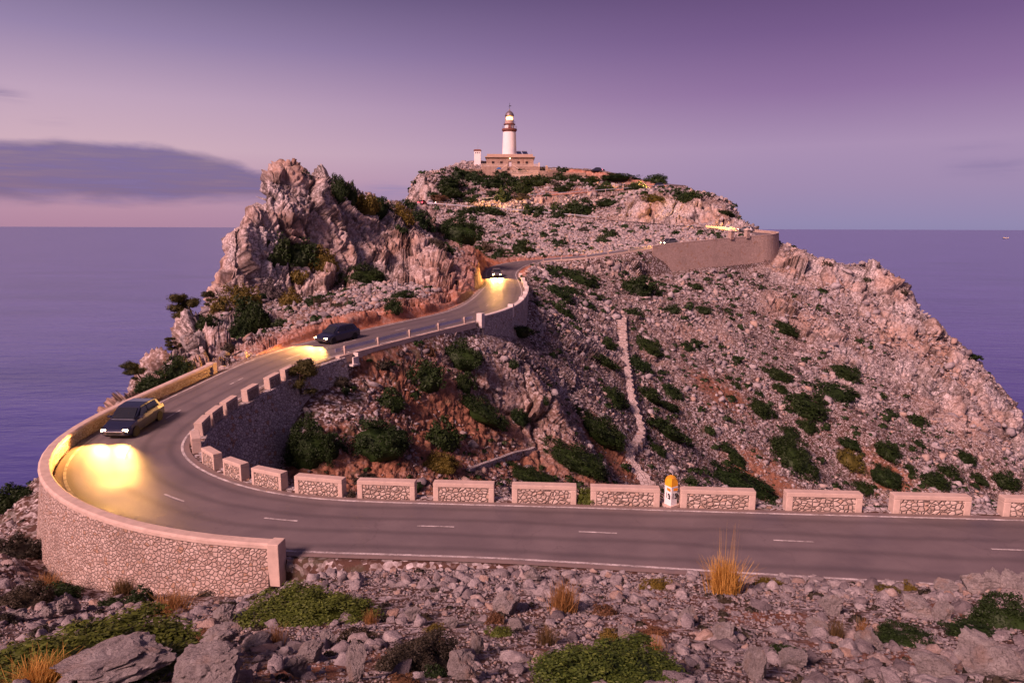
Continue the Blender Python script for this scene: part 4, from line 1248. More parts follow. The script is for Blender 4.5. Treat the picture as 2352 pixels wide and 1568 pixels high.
# blue tarpaulin heaped by the stair
mb = MB(); V = []; Fs = []
for a in range(10):
    for b in range(6):
        V.append((-0.95 + 1.9 * a / 9, -0.5 + b / 5.0, 0.75 * math.sin(math.pi * a / 9) ** 0.6 * math.sin(math.pi * (b + 0.4) / 6) + 0.08 * math.sin(3 * a + 2 * b)))
for a in range(9):
    for b in range(5):
        Fs.append((a * 6 + b, (a + 1) * 6 + b, (a + 1) * 6 + b + 1, a * 6 + b + 1))
ta = mb.add(V, Fs).build('tarpaulin', plain('blue_tarp', (0.012, 0.11, 0.30), 0.45, 0.25, 4), smooth=True)
so = ta.modifiers.new('t', 'SOLIDIFY'); so.thickness = 0.02
ta.location = tuple(at_y(1146, 389.5, 252.2)); tag(ta, 'blue tarpaulin bundled against the terrace wall', 'tarpaulin')

# lower walled block
ax0, ax1 = at_y(1169.5, 405, 249)[0], at_y(1236.5, 405, 249)[0]
za = at_y(1200, 398.6, 249)[2]
an = thing('annex', 'low tan annex with balustraded roof in front of the terrace', 'building', ((ax0 + ax1) / 2, 249, za))
aw = ax1 - ax0
mb = MB()
wxx = at_y(1196, 405, 249)[0] - (ax0 + ax1) / 2
mb.box(((-aw / 2 + wxx - 0.25) / 2, 0.2, -1.9), (wxx - 0.25 + aw / 2, 0.4, 3.8)).box(((aw / 2 + wxx + 0.25) / 2, 0.2, -1.9), (aw / 2 - wxx - 0.25, 0.4, 3.8))
mb.box((wxx, 0.2, -0.5), (0.5, 0.4, 1.0)).box((wxx, 0.2, -2.7), (0.5, 0.4, 2.2))
mb.box((-aw / 2 + 0.2, 2.6, -1.9), (0.4, 4.4, 3.8)).box((aw / 2 - 0.2, 2.6, -1.9), (0.4, 4.4, 3.8))
mb.build('wall', plain('annex_render', (0.50, 0.36, 0.28), 0.85, 0.1, 1.5), an)
MB().box((0, 2.5, 0.06), (aw + 0.3, 5.2, 0.12)).build('roof', mat_sand2, an)
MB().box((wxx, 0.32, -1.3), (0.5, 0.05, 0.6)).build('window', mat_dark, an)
balustrade(an, -aw / 2, aw / 2, 0.2, 0.12, 0.85, 30, mat_balu)
o = MB().lathe([(0.02, 0), (0.12, 0.06), (0.12, 0.2), (0.02, 0.28)], 10).build('corner_lamp', emit('lamp_warm2', (1.0, 0.75, 0.35), 6.0), an); o.location = (aw / 2 + 0.12, -0.1, -0.9)

# garden and ruin walls round the hilltop
def garden_wall(u0, v0, u1, v1, y0, y1, h, label, mat=None, th=0.45):
    a, b = at_y(u0, v0, y0), at_y(u1, v1, y1)
    c = (a + b) / 2; L = np.linalg.norm((b - a)[:2]); an_ = math.atan2(b[1] - a[1], b[0] - a[0])
    t = thing('garden_wall', label, 'wall', c, an_)
    sl = math.atan2(b[2] - a[2], L)
    w = MB().prism([(-L / 2, -h - math.tan(sl) * L / 2 - 1.2), (L / 2, -h + math.tan(sl) * L / 2 - 1.2), (L / 2, math.tan(sl) * L / 2), (-L / 2, -math.tan(sl) * L / 2)], 'y', -th / 2, th / 2).build('stone_face', mat or mat_sand, t)
    MB().prism([(-L / 2 - .05, -math.tan(sl) * L / 2 + 0.004), (L / 2 + .05, math.tan(sl) * L / 2 + 0.004), (L / 2 + .05, math.tan(sl) * L / 2 + 0.16), (-L / 2 - .05, -math.tan(sl) * L / 2 + 0.16)], 'y', -th / 2 - .06, th / 2 + .06).build('coping', mat_sand2, t)
    return t
garden_wall(990, 400.5, 1030, 401.5, 244, 246, 2.6, 'tan stone lookout wall at the western end of the hilltop', mat_far_wall)
garden_wall(1015, 388.5, 1105, 389, 252, 253.5, 1.0, 'long low wall running from the square tower to the lookout')
garden_wall(1060, 391.5, 1170, 393.5, 250, 250, 0.8, 'low garden wall below the terrace left of the annex')
garden_wall(1238, 393, 1256, 394, 250, 250, 1.6, 'short wall joining the annex to the broken gate pier')
garden_wall(1258, 390, 1290, 397, 250, 252, 1.6, 'sloping wall descending right from the broken gate pier')
garden_wall(1290, 397.3, 1345, 398.6, 252, 253, 1.3, 'low wall running right towards the parked car')
g_ = thing('gate_pier', 'broken square gate pier standing on the hilltop right of the annex', 'pillar', at_y(1255.5, 394, 250.5))
MB().box((0, 0, 0.7), (0.85, 0.85, 2.2), top=0.92).build('shaft', mat_sand, g_)
MB().box((-0.1, 0, 1.92), (0.6, 0.7, 0.3), 0.2, 0.7).build('broken_cap', mat_sand2, g_)
# round sign on a pole
sg_ = thing('road_sign', 'small round road sign on a pole beside the parked car', 'sign', at_y(1386.4, 402.5, 255))
MB().tube([(0, 0, -0.5), (0, 0, 2.0)], 0.045, 6).build('pole', mat_steel, sg_)
MB().lathe([(0.36, -0.02), (0.36, 0.02)], 20).build('sign_plate', mat_dark, sg_)
sg_.children[-1].rotation_euler = (R(90), 0, 0); sg_.children[-1].location = (0, -0.06, 1.8)

# ship on the horizon
sh = thing('distant_ship', 'tiny lit ship far out on the right hand horizon', 'ship', (at_y(2312, 530, 11000.0)[0], 11000.0, SEA_Z), R(4)); sh.scale = (0.7, 0.7, 0.6)
MB().prism([(-70, 0), (60, 0), (72, 14), (-70, 12)], 'y', -9, 9).build('hull', plain('hull_dark', (0.05, 0.04, 0.07), 0.6, 0.1, 0.02), sh)
MB().box((-45, 0, 20), (30, 16, 18)).box((-50, 0, 34), (10, 8, 12)).build('superstructure', plain('ship_white', (0.16, 0.13, 0.16), 0.6, 0.1, 0.02), sh)
ml_ = emit('ship_lamp', (1.0, 0.45, 0.15), 5.0)
for x_ in (-50, -20, 15, 50):
    o = MB().lathe([(0.5, 0), (3.5, 2), (3.5, 5), (0.5, 7)], 8).build('deck_lamp', ml_, sh); o.location = (x_, -9, 22)

# ------------------------------------------------------------------ loose stones and boulders
def rock_mat(name, base_lo, base_mid, base_hi, scale=1.0, tone_attr=True):
    m, N = new_mat(name)
    tc = N.n('ShaderNodeTexCoord').outputs['Object']
    if not tone_attr:
        rnd = N.math('MULTIPLY', N.n('ShaderNodeObjectInfo').outputs['Random'], 57.0)
        tc = N.n('ShaderNodeVectorMath', operation='ADD', ins={0: tc, 1: N.n('ShaderNodeCombineXYZ', ins={0: rnd, 1: rnd, 2: rnd})}).outputs[0]
    n1 = N.noise(tc, 1.6 * scale, 6.0, 0.65); n2 = N.noise(tc, 9.0 * scale, 5.0, 0.7)
    n3 = N.noise(tc, 28.0 * scale, 6.0, 0.75)
    f = N.math('ADD', N.math('MULTIPLY', n1, 0.4), N.math('ADD', N.math('MULTIPLY', n2, 0.3), N.math('MULTIPLY', n3, 0.3)))
    col = N.ramp(f, [(0.36, base_lo), (0.5, base_mid), (0.63, base_hi)])
    if tone_attr:
        tone = N.n('ShaderNodeAttribute', attribute_name='tone').outputs['Fac']
        warm = N.ramp(f, [(0.3, (0.24, 0.13, 0.085)), (0.5, (0.40, 0.26, 0.19)), (0.7, (0.48, 0.36, 0.29))])
        col = N.mix(N.maprange(tone, 0.72, 1.0, 0.0, 0.8), col, warm)
        col = N.mix(N.maprange(tone, 0.0, 0.55, 0.75, 0.0), col, (0.12, 0.095, 0.105))
    else:
        cr = N.noise(tc, 2.4 * scale, 3.0, 0.5, 1.2)
        line = N.maprange(N.math('ABSOLUTE', N.math('SUBTRACT', cr, 0.5)), 0.0, 0.02, 1, 0)
        col = N.mix(N.math('MULTIPLY', line, 0.6), col, (0.09, 0.07, 0.06))
        up = N.noise(tc, 0.9 * scale, 3.0)
        col = N.mix(N.maprange(up, 0.55, 0.7, 0, 0.45), col, (0.36, 0.22, 0.15))
    b = principled(N, col, 0.92, bump(N, N.math('ADD', n2, N.math('MULTIPLY', n3, 0.8)), 0.9, 0.09), 0.15)
    N.n('ShaderNodeOutputMaterial', ins={0: b.outputs[0]})
    return m


mat_rubble = rock_mat('rubble_stone', (0.16, 0.13, 0.135), (0.34, 0.295, 0.295), (0.60, 0.54, 0.53))
mat_boulder = rock_mat('boulder_stone', (0.18, 0.155, 0.155), (0.33, 0.29, 0.28), (0.50, 0.455, 0.44), 1.0, False)


def ico(sub):
    bm = bmesh.new(); bmesh.ops.create_icosphere(bm, subdivisions=sub, radius=1.0)
    V = np.array([v.co[:] for v in bm.verts]); Fc = np.array([[v.index for v in f.verts] for f in bm.faces]); bm.free()
    return V, Fc


def stones(name, P, S, label, cat, group=None, sub=1, squash=(0.55, 0.95), sink=0.45, up=None):
    """P: points, S: radii; one mesh of loose angular stones"""
    V0, F0 = ico(sub)
    n, m = len(P), len(V0)
    q = rng.normal(size=(n, 4)); q /= np.linalg.norm(q, axis=1)[:, None]
    w, x_, y_, z_ = q.T
    M = np.stack([1 - 2 * (y_ * y_ + z_ * z_), 2 * (x_ * y_ - z_ * w), 2 * (x_ * z_ + y_ * w), 2 * (x_ * y_ + z_ * w), 1 - 2 * (x_ * x_ + z_ * z_), 2 * (y_ * z_ - x_ * w),
                  2 * (x_ * z_ - y_ * w), 2 * (y_ * z_ + x_ * w), 1 - 2 * (x_ * x_ + y_ * y_)], -1).reshape(n, 3, 3)
    rad = 1 + rng.uniform(-0.42, 0.35, (n, m, 1)) * (1.0 if sub == 1 else 0.5)
    loc = V0[None] * rad
    if sub > 1:                                    # flatten a few random facets
        for _ in range(9):
            nn = rng.normal(size=(n, 1, 3)); nn /= np.linalg.norm(nn, axis=-1, keepdims=True)
            dd = (loc * nn).sum(-1, keepdims=True); lim = rng.uniform(0.25, 0.75, (n, 1, 1))
            loc = loc - nn * np.maximum(dd - lim, 0)
    loc = loc * np.stack([rng.uniform(0.85, 1.6, n), rng.uniform(0.55, 1.0, n), rng.uniform(*squash, n)], -1)[:, None]
    loc = np.einsum('nij,nmj->nmi', M, loc) * S[:, None, None]
    loc[..., 2] *= 0.85
    V = loc + P[:, None] + np.array([0, 0, 1.0]) * (S * (0.5 - sink))[:, None, None]
    Fc = (F0[None] + (np.arange(n) * m)[:, None, None]).reshape(-1, 3)
    tone = np.repeat(rng.uniform(0, 1, n), m)
    o = np_mesh(name, V.reshape(-1, 3), Fc, mat_rubble, attrs={'tone': tone})
    return tag(o, label, cat, group, 'stuff')


# what the viewer can roughly see, to spend the stones there
_VT = vis[:, 1:]
def seen_pts(x, y, z, slack=0.035):
    a = np.arctan2(x, y); r = np.hypot(x, y)
    i = np.clip(((a - AZ[0]) / (AZ[-1] - AZ[0]) * (NCOL - 1)).astype(int), 0, NCOL - 1)
    j = np.clip(np.searchsorted(rprof, r) - 2, 0, _VT.shape[1] - 1)
    return ((z + 0.3) / r > _VT[i, j] - slack) & (np.abs(a) < R(54))


def scatter(n, xr, yr, test):
    x = rng.uniform(*xr, n); y = rng.uniform(*yr, n)
    z, cut_, idx, off, d = ground(x, y, True)
    k = (d > 0.25) & (cut_ < 0.4) & test(x, y, z, idx, off) & seen_pts(x, y, z) & (z > SEA_Z)
    # keep off the walls and the parapets
    ws = ((SDN_L[idx] > 5) & (off < 0)) | ((SDN_R[idx] > 5) & (off > 0))
    k &= ~(ws & (d < 1.6))
    # keep off the footpath
    pd = np.sqrt(((x[:, None] - C[None, ::2, 0]) ** 2 + (y[:, None] - C[None, ::2, 1]) ** 2).min(1)) if len(x) < 400000 else np.full(len(x), 9.0)
    k &= pd > 1.1
    P = np.stack([x, y, z], -1)[k]
    return P


def sizes(n, lo, hi, p):
    u = rng.uniform(0, 1, n)
    return (lo ** (1 - p) + u * (hi ** (1 - p) - lo ** (1 - p))) ** (1 / (1 - p))


def patchy(x, y, s, ph):
    return 0.5 + 0.25 * (np.sin(x / s + 1.3 * np.sin(y / s * 0.7 + ph)) + np.sin(y / s * 1.2 + ph * 2 + np.sin(x / s * 0.8)))


front = lambda x, y, z, idx, off: (off < -0.2) & (idx < S_WALL_TOP) & (np.hypot(x, y) < 42)
Pf = scatter(85000, (-32, 26), (4.5, 38), lambda x, y, z, i, o: front(x, y, z, i, o) & (rng.uniform(0, 1, len(x)) < 0.22 + 0.78 * (patchy(x, y, 1.7, 0.4) > 0.52)))
Sf = sizes(len(Pf), 0.022, 0.24, 2.25) * (0.75 + np.hypot(Pf[:, 0], Pf[:, 1]) / 55)
big = (Sf > 0.05) & (Sf <= 0.11)
huge = Sf > 0.11
print('fg stones', big.sum(), huge.sum())
stones('foreground_rubble', Pf[big], Sf[big], 'loose pale limestone rubble covering the slope in front of the road', 'rubble', sub=2)
fine = Sf <= 0.05
Pg = scatter(120000, (-30, 24), (4.5, 34), front)
stones('foreground_chippings', Pg, sizes(len(Pg), 0.014, 0.055, 1.8) * (0.8 + np.hypot(Pg[:, 0], Pg[:, 1]) / 40), 'fine chippings of limestone filling the ground between the foreground rocks', 'gravel', sub=1)
stones('foreground_gravel', Pf[fine], Sf[fine], 'fine limestone gravel between the rubble in front of the road', 'gravel', sub=1)
inner = lambda x, y, z, i, o: (np.hypot(x, y) > 30) & (y > 26) & ((o > 0) | (np.abs(o) > 50)) & (i < S_UP) 
Pv = scatter(125000, (-22, 118), (28, 182), lambda x, y, z, i, o: inner(x, y, z, i, o) & (rng.uniform(0, 1, len(x)) < 0.3 + 0.7 * (patchy(x, y, 5.0, 1.1) > 0.5)))
ROv, SOv = masks(Pv[:, 0], Pv[:, 1], Pv[:, 2])
kp = rng.uniform(0, 1, len(Pv)) > 0.5 * SOv + 0.62 * ROv
Pv = Pv[kp]
rv = np.hypot(Pv[:, 0], Pv[:, 1])
Sv = sizes(len(Pv), 0.09, 0.9, 3.1) * (0.45 + rv / 190)
stones('slope_rubble', Pv, Sv, 'pale limestone rubble strewn over the slopes inside the bend', 'rubble', sub=1)
print('stones', len(Pf), len(Pv))
scree = lambda x, y, z, i, o: (y > 150) & (((i > S_LEG2) & (i < S_BEND) & (o < 0)) | ((i >= S_BEND) & (i < S3b + 20) & (o < 0)))
Ps = scatter(26000, (-24, 66), (150, 216), scree)
stones('scree', Ps, sizes(len(Ps), 0.22, 0.75, 2.2), 'steep scree of broken stone below the upper terrace', 'scree', sub=1)
hill = lambda x, y, z, i, o: (y > 185) & (i > S_BEND) & ((o > 0) | (i > S3b)) & (z > -10)
Ph = scatter(13000, (-44, 80), (185, 262), hill)
ROh, _s = masks(Ph[:, 0], Ph[:, 1], Ph[:, 2])
Ph = Ph[rng.uniform(0, 1, len(Ph)) > 0.9 * ROh]
stones('hill_rubble', Ph, sizes(len(Ph), 0.22, 1.1, 2.2), 'pale rubble between the shrubs on the lighthouse hill', 'rubble', sub=1)
left = lambda x, y, z, i, o: (o < -0.5) & (i > S_WALL_TOP - 12) & (i < S_LEG2) & (z > -30)
Pl = scatter(45000, (-50, 2), (40, 125), left)
ROl, _s = masks(Pl[:, 0], Pl[:, 1], Pl[:, 2])
Pl = Pl[rng.uniform(0, 1, len(Pl)) > 1.6 * ROl]
stones('knoll_rubble', Pl, sizes(len(Pl), 0.07, 0.6, 2.4), 'stones strewn over the ground between the crag and the road', 'rubble', sub=1)


def boulder_mesh(name, seed, facets=26, sub=5):
    V, Fc = ico(sub)
    r_ = np.random.default_rng(seed)
    V = V * np.array([1.0, r_.uniform(0.7, 0.95), r_.uniform(0.8, 1.1)])
    for _ in range(facets):
        n = r_.normal(size=3); n /= np.linalg.norm(n)
        lim = r_.uniform(0.36, 0.85)
        dd = V @ n
        V = V - np.outer(np.maximum(dd - lim, 0), n) * 0.93
    out = []
    for p in V:
        v = Vector(p); w_ = v + mnoise.noise_vector(v * 1.3) * 0.3
        dv = mnoise.voronoi(w_ * 2.2 + Vector((seed * 3.1, 0, 0)))[0]
        d = mnoise.fractal(v * 2.3 + Vector((seed * 3.1, 0, 0)), 0.7, 2.1, 6) * 0.13 - abs(mnoise.noise(v * 3.4 + Vector((0, seed * 1.7, 0)))) * 0.12 - max(0, 0.12 - (dv[1] - dv[0])) * 0.9
        out.append(p * (1 + d))
    V = np.array(out)
    V /= np.abs(V).max(0)
    me = bpy.data.meshes.new(name); me.from_pydata(V.tolist(), [], Fc.tolist()); me.materials.append(mat_boulder)
    me.polygons.foreach_set('use_smooth', [False] * len(me.polygons))
    return me


BM = [boulder_mesh('boulder', s) for s in range(7)]
# the larger loose stones share a dozen faceted shapes, merged into one heap
_sh = []
for s in range(12):
    me = boulder_mesh('stone_shape', 30 + s, 20, 3)
    a = np.empty(len(me.vertices) * 3, np.float32); me.vertices.foreach_get('co', a)
    _sh.append((a.reshape(-1, 3), np.array([p.vertices[:] for p in me.polygons]))); bpy.data.meshes.remove(me)
Vs = []; Fss = []; ts = []; kb = 0
for p, s in zip(Pf[huge], Sf[huge]):
    V0, F0 = _sh[rng.integers(12)]
    a, t1_, t2_ = rng.uniform(0, 6.28), rng.normal(0, .35), rng.normal(0, .35)
    M = np.array(Matrix.Rotation(a, 3, 'Z') @ Matrix.Rotation(t1_, 3, 'X') @ Matrix.Rotation(t2_, 3, 'Y'))
    V = (V0 * np.array([1.25, rng.uniform(.7, 1.1), rng.uniform(.6, 1.0)])) @ M.T * s + p + np.array([0, 0, s * 0.15])
    Vs.append(V); Fss.append(F0 + kb); kb += len(V0); ts.append(np.full(len(V0), rng.uniform(0, 1)))
tag(np_mesh('foreground_rocks', np.vstack(Vs), np.vstack(Fss), mat_rubble, attrs={'tone': np.concatenate(ts)}), 'half buried angular rocks strewn over the slope in front of the road', 'rocks', None, 'stuff')


def face_cam(p):
    return -math.atan2(p[0], p[1])


BOULDERS = [
 (2206, 1322, 2262, 1366, 'pale rock at the left end of the outcrop hiding the road edge at right'), (2244, 1312, 2306, 1364, 'tallest jagged rock of the outcrop hiding the road edge at right'), (2292, 1320, 2350, 1366, 'rock right of the tallest one in the outcrop at the road edge'), (2330, 1328, 2390, 1370, 'rock at the right border of the view beside the road edge outcrop'), (2150, 1340, 2200, 1370, 'low rock just left of the outcrop at the end of the white line'),
 (2061, 1369, 2132, 1420, 'pointed cracked boulder below the yellow cushions on the right'), (2139, 1383, 2181, 1427, 'round boulder just right of the pointed cracked one'),
 (1882, 1369, 1931, 1417, 'pyramid shaped boulder below the tall golden grass'), (1956, 1453, 2019, 1497, 'split grey boulder beside the dark grass tufts'),
 (2185, 1482, 2330, 1566, 'largest pale boulder in the bottom right corner'), (2090, 1505, 2180, 1566, 'rounded boulder left of the largest corner boulder'), (1708, 1494, 1762, 1566, 'tall white boulder at the bottom edge right of the bright bush'),
 (1794, 1490, 1856, 1540, 'squat boulder right of the tall white one'), (1129, 1366, 1190, 1415, 'solitary smooth boulder on the gravel slope below the road'), (1026, 1512, 1092, 1567, 'leaning boulder at the bottom edge right of the dark heath'),
 (1284, 1520, 1324, 1568, 'upright boulder at the left end of the bright green bush'), (1079, 1456, 1112, 1505, 'narrow upright slab above the rubble field'), (797, 1480, 842, 1567, 'tall narrow boulder left of the dark heath bush'),
 (1415, 1441, 1452, 1475, 'small blocky boulder beside a green cushion'), (1415, 1477, 1468, 1512, 'wedge shaped slab below the small blocky boulder'), (1170, 1423, 1207, 1455, 'pale stump of rock right of a round cushion'),
 (1018, 1423, 1054, 1447, 'low split rock left of the two cushions'), (1200, 1310, 1244, 1340, 'flat leaning stone just below the asphalt edge'), (181, 1487, 227, 1534, 'pointed tooth of rock rising from the bottom left shrub'),
 (164, 1512, 368, 1580, 'broad flat topped grey boulder at the bottom left'), (420, 1514, 566, 1585, 'fissured grey outcrop at the bottom edge left of centre'), (480, 1434, 556, 1485, 'big block of limestone left of the green mat'),
 (682, 1483, 740, 1526, 'ridged boulder below the green mat'), (658, 1517, 707, 1560, 'dark leaning boulder near the bottom edge below the ridged one'), (131, 1369, 180, 1415, 'knobbly outcrop in front of the curved wall'), (98, 1393, 124, 1425, 'small upright stone left of the knobbly outcrop'),
 (18, 1400, 62, 1432, 'rounded boulder near the left edge'), (44, 1346, 94, 1371, 'low outcrop by the left end of the curved wall'), (732, 1446, 770, 1489, 'upright boulder right of the green mat'),
 (491, 1396, 538, 1432, 'boulder with rough top above the big limestone block'), (630, 1292, 656, 1312, 'stone leaning on the end pier of the parapet'), (650, 1290, 694, 1318, 'smooth grey stone at the end of the parapet, topmost of the pile'), (624, 1308, 662, 1336, 'lowest stone of the pile beside the end pier'),
 (418, 757, 458, 812, 'tall rounded crag block above the sea, the left half'), (446, 756, 474, 806, 'narrow rounded crag block above the sea, the right half'), (694, 930, 712, 958, 'pale upright boulder at the foot of the inner pine'),
 (560, 1468, 620, 1500, 'low pale slab between the dry grass and the big block'), (930, 1400, 970, 1428, 'pair like twin topped rock above the dark heath'), (1560, 1400, 1600, 1432, 'grey block among gravel below the round yellow cushion'), (1640, 1440, 1690, 1478, 'angular block of rock right of the centre rubble'), (1850, 1430, 1896, 1466, 'pale rock left of the dark grass tufts'),
]
for k, (u1, v1, u2, v2, lab) in enumerate(BOULDERS):
    h = hit((u1 + u2) / 2, v2 - 3)
    if h is None: continue
    dist = math.hypot(h[1], h[2])
    wd = (u2 - u1) * dist / F_ / 2; ht = (v2 - v1) * dist / F_
    o = bpy.data.objects.new('boulder', BM[k % 7]); COL.objects.link(o)
    d = np.array([h[0], h[1]]) / math.hypot(h[0], h[1])
    o.location = (h[0] + d[0] * wd * 0.6, h[1] + d[1] * wd * 0.6, h[2] + ht * 0.34)
    o.scale = (wd * 1.08, wd * 0.9, ht * 0.66)
    o.rotation_euler = (random.uniform(-.12, .12), random.uniform(-.12, .12), face_cam(h) + random.choice((0, math.pi)) + random.uniform(-.3, .3))
    tag(o, lab, 'boulder', 'limestone boulders on the rough ground')

# ------------------------------------------------------------------ shrubs
def leaf_mat(name, lo, hi, tip=None):
    m, N = new_mat(name)
    tc = N.n('ShaderNodeTexCoord').outputs['Object']
    rnd = N.n('ShaderNodeNewGeometry').outputs['Random Per Island']
    orr = N.n('ShaderNodeObjectInfo').outputs['Random']
    n = N.noise(tc, 2.5, 3.0, 0.6)
    f = N.math('ADD', N.math('MULTIPLY', rnd, 0.55), N.math('MULTIPLY', n, 0.45))
    col = N.ramp(f, [(0.2, lo), (0.75, hi)])
    if tip: col = N.mix(N.maprange(rnd, 0.8, 0.95, 0, 0.8), col, tip)
    col = N.mix(N.math('MULTIPLY', orr, 0.35), col, (hi[0] * 1.5, hi[1] * 1.05, hi[2] * 0.7))
    b = principled(N, col, 0.6, None, 0.25)
    t = N.n('ShaderNodeBsdfTranslucent', ins={'Color': col})
    N.n('ShaderNodeOutputMaterial', ins={0: N.n('ShaderNodeMixShader', ins={0: 0.2, 1: b.outputs[0], 2: t.outputs[0]}).outputs[0]})
    return m


LM = {'g': leaf_mat('mastic_leaves', (0.006, 0.014, 0.003), (0.021, 0.044, 0.009)),
      'b': leaf_mat('bright_leaves', (0.020, 0.040, 0.007), (0.085, 0.125, 0.020), (0.13, 0.17, 0.035)),
      'y': leaf_mat('yellowish_leaves', (0.035, 0.036, 0.008), (0.14, 0.115, 0.022)),
      'h': leaf_mat('heath_leaves', (0.018, 0.017, 0.013), (0.062, 0.052, 0.035)),
      'r': leaf_mat('russet_twigs', (0.05, 0.026, 0.014), (0.15, 0.085, 0.045)),
      'p': leaf_mat('greyish_cushion', (0.045, 0.034, 0.036), (0.12, 0.095, 0.095))}


def unit(n, r_):
    v = r_.normal(size=(n, 3)); return v / np.linalg.norm(v, axis=1)[:, None]


def leaf_quads(P, Nn, s, r_, asp=1.7):
    n = len(P)
    t = np.cross(Nn, unit(n, r_)); t /= np.linalg.norm(t, axis=1)[:, None] + 1e-9
    b = np.cross(Nn, t)
    s = s * r_.uniform(0.6, 1.35, n)[:, None]
    V = np.stack([P - t * s * asp * .5, P + b * s * .42, P + t * s * asp * .5, P - b * s * .42], 1)
    return V.reshape(-1, 3), np.arange(n * 4).reshape(n, 4)


def dome_data(clumps, per, leaf, seed, low=-0.12, rc=(0.20, 0.34), lump=0.34):
    r_ = np.random.default_rng(seed)
    d = unit(clumps * 3, r_); d = d[d[:, 2] > low][:clumps]
    ph = r_.uniform(0, 6, 6)
    rr = 0.76 * (1 + lump * (np.sin(3 * d[:, 0] + ph[0]) * np.sin(3.3 * d[:, 1] + ph[1]) + 0.5 * np.sin(6 * d[:, 0] + ph[2]) * np.sin(5 * d[:, 1] + ph[3]))) * r_.uniform(0.86, 1.12, len(d))
    c = d * rr[:, None]
    rad = r_.uniform(*rc, len(d))
    k = np.repeat(np.arange(len(d)), per)
    dd = unit(len(k), r_) + d[k] * 0.55; dd /= np.linalg.norm(dd, axis=1)[:, None]
    P = c[k] + dd * rad[k][:, None] * r_.uniform(0.5, 1.32, len(k))[:, None]
    P[:, 2] = np.maximum(P[:, 2], -0.15)
    Nn = dd + unit(len(k), r_) * 0.7; Nn /= np.linalg.norm(Nn, axis=1)[:, None]
    V, Fq = leaf_quads(P, Nn, leaf, r_)
    return V, Fq


def mesh_from(name, V, Fq, mat, core=None):
    me = bpy.data.meshes.new(name)
    if core is not None:
        cv, cf = ico(3)
        keep = cv.copy()
        cv = cv * core * (1 + 0.12 * np.sin(5 * cv[:, :1]) * np.sin(4 * cv[:, 1:2]))
        Vx = np.vstack([V, cv]); faces = [tuple(q) for q in Fq.tolist()] + [tuple(q) for q in (cf + len(V)).tolist()]
        me.from_pydata(Vx.tolist(), [], faces)
    else:
        me.from_pydata(V.tolist(), [], Fq.tolist())
    me.materials.append(mat)
    return me


DOME = {}
def dome(kind, lvl, var):
    key = (kind, lvl, var)
    if key not in DOME:
        cl, per, leaf = {'far': (34, 14, 0.17), 'mid': (70, 34, 0.085), 'near': (170, 60, 0.042), 'close': (240, 100, 0.034)}[lvl]
        rc = {'far': (0.2, 0.34), 'mid': (0.16, 0.28), 'near': (0.10, 0.2), 'close': (0.09, 0.19)}[lvl]
        V, Fq = dome_data(cl, per, leaf, 11 * var + len(lvl) + ord(kind), rc=rc)
        DOME[key] = mesh_from('shrub', V, Fq, LM[kind], 0.66)
    return DOME[key]


# (u1, v1, u2, v2, kind, elongated downhill?, label or None)
Z = {}
Z['valley'] = ('inside the hairpin', [
 (785,980,942,1070,'g',0,'largest rounded dark shrub dome on red earth behind the guard blocks'),
 (658,975,760,1085,'g',0,'dark irregular shrub under the tall retaining wall'), (715,1000,785,1062,'g',0,'dark shrub squeezed between the retaining wall shrub and the big dome'),
 (968,965,1058,1038,'g',0,'bushy bright backed shrub right of the largest dome'), (1045,905,1157,980,'g',1,'long dark shrub lying at the foot of the grey outcrop'),
 (958,1043,1056,1088,'y',0,'low olive shrub between the big dome and the guard blocks'), (1228,1018,1408,1102,'g',1,'longest low shrub mat sloping down towards the footpath'),
 (1142,1068,1292,1116,'g',1,'dark shrub mat just above the fourth guard block'), (1112,1098,1184,1152,'b',0,'bright green shrub poking up between two guard blocks'),
 (1310,938,1434,1030,'g',1,'broad rough shrub beside the bend of the footpath'), (1005,795,1110,858,'g',0,'dark shrub below the guard rail at the top of the gully'),
 (1045,850,1088,902,'g',0,'narrow dark shrub left of the grey outcrop'), (935,836,1022,905,'g',0,'dark windswept shrub in the upper gully'), (862,898,930,948,'g',0,'dark tufted shrub on the red earth left of the gully'),
 (1170,935,1212,978,'g',1,None), (1240,906,1258,934,'g',0,None), (1166,822,1190,846,'g',0,None), (766,862,804,890,'h',0,None), (1325,1118,1374,1162,'b',0,'bright green shrub between the second and third guard blocks left of the post'),
 (1360,815,1418,852,'g',1,None), (1378,882,1435,945,'g',1,None), (1438,815,1484,860,'g',1,None), (1374,776,1413,806,'g',1,None), (865,828,896,852,'h',0,None), (798,1120,818,1144,'h',0,None), (975,790,998,822,'r',0,'russet bush below the guard rail'),
 (1156,735,1216,772,'g',1,'thin dark shrub streak under the parapet of the bend'), (790,1100,870,1118,'h',0,None), (1075,1095,1110,1118,'r',0,'reddish dry bush near the drystone wall')])
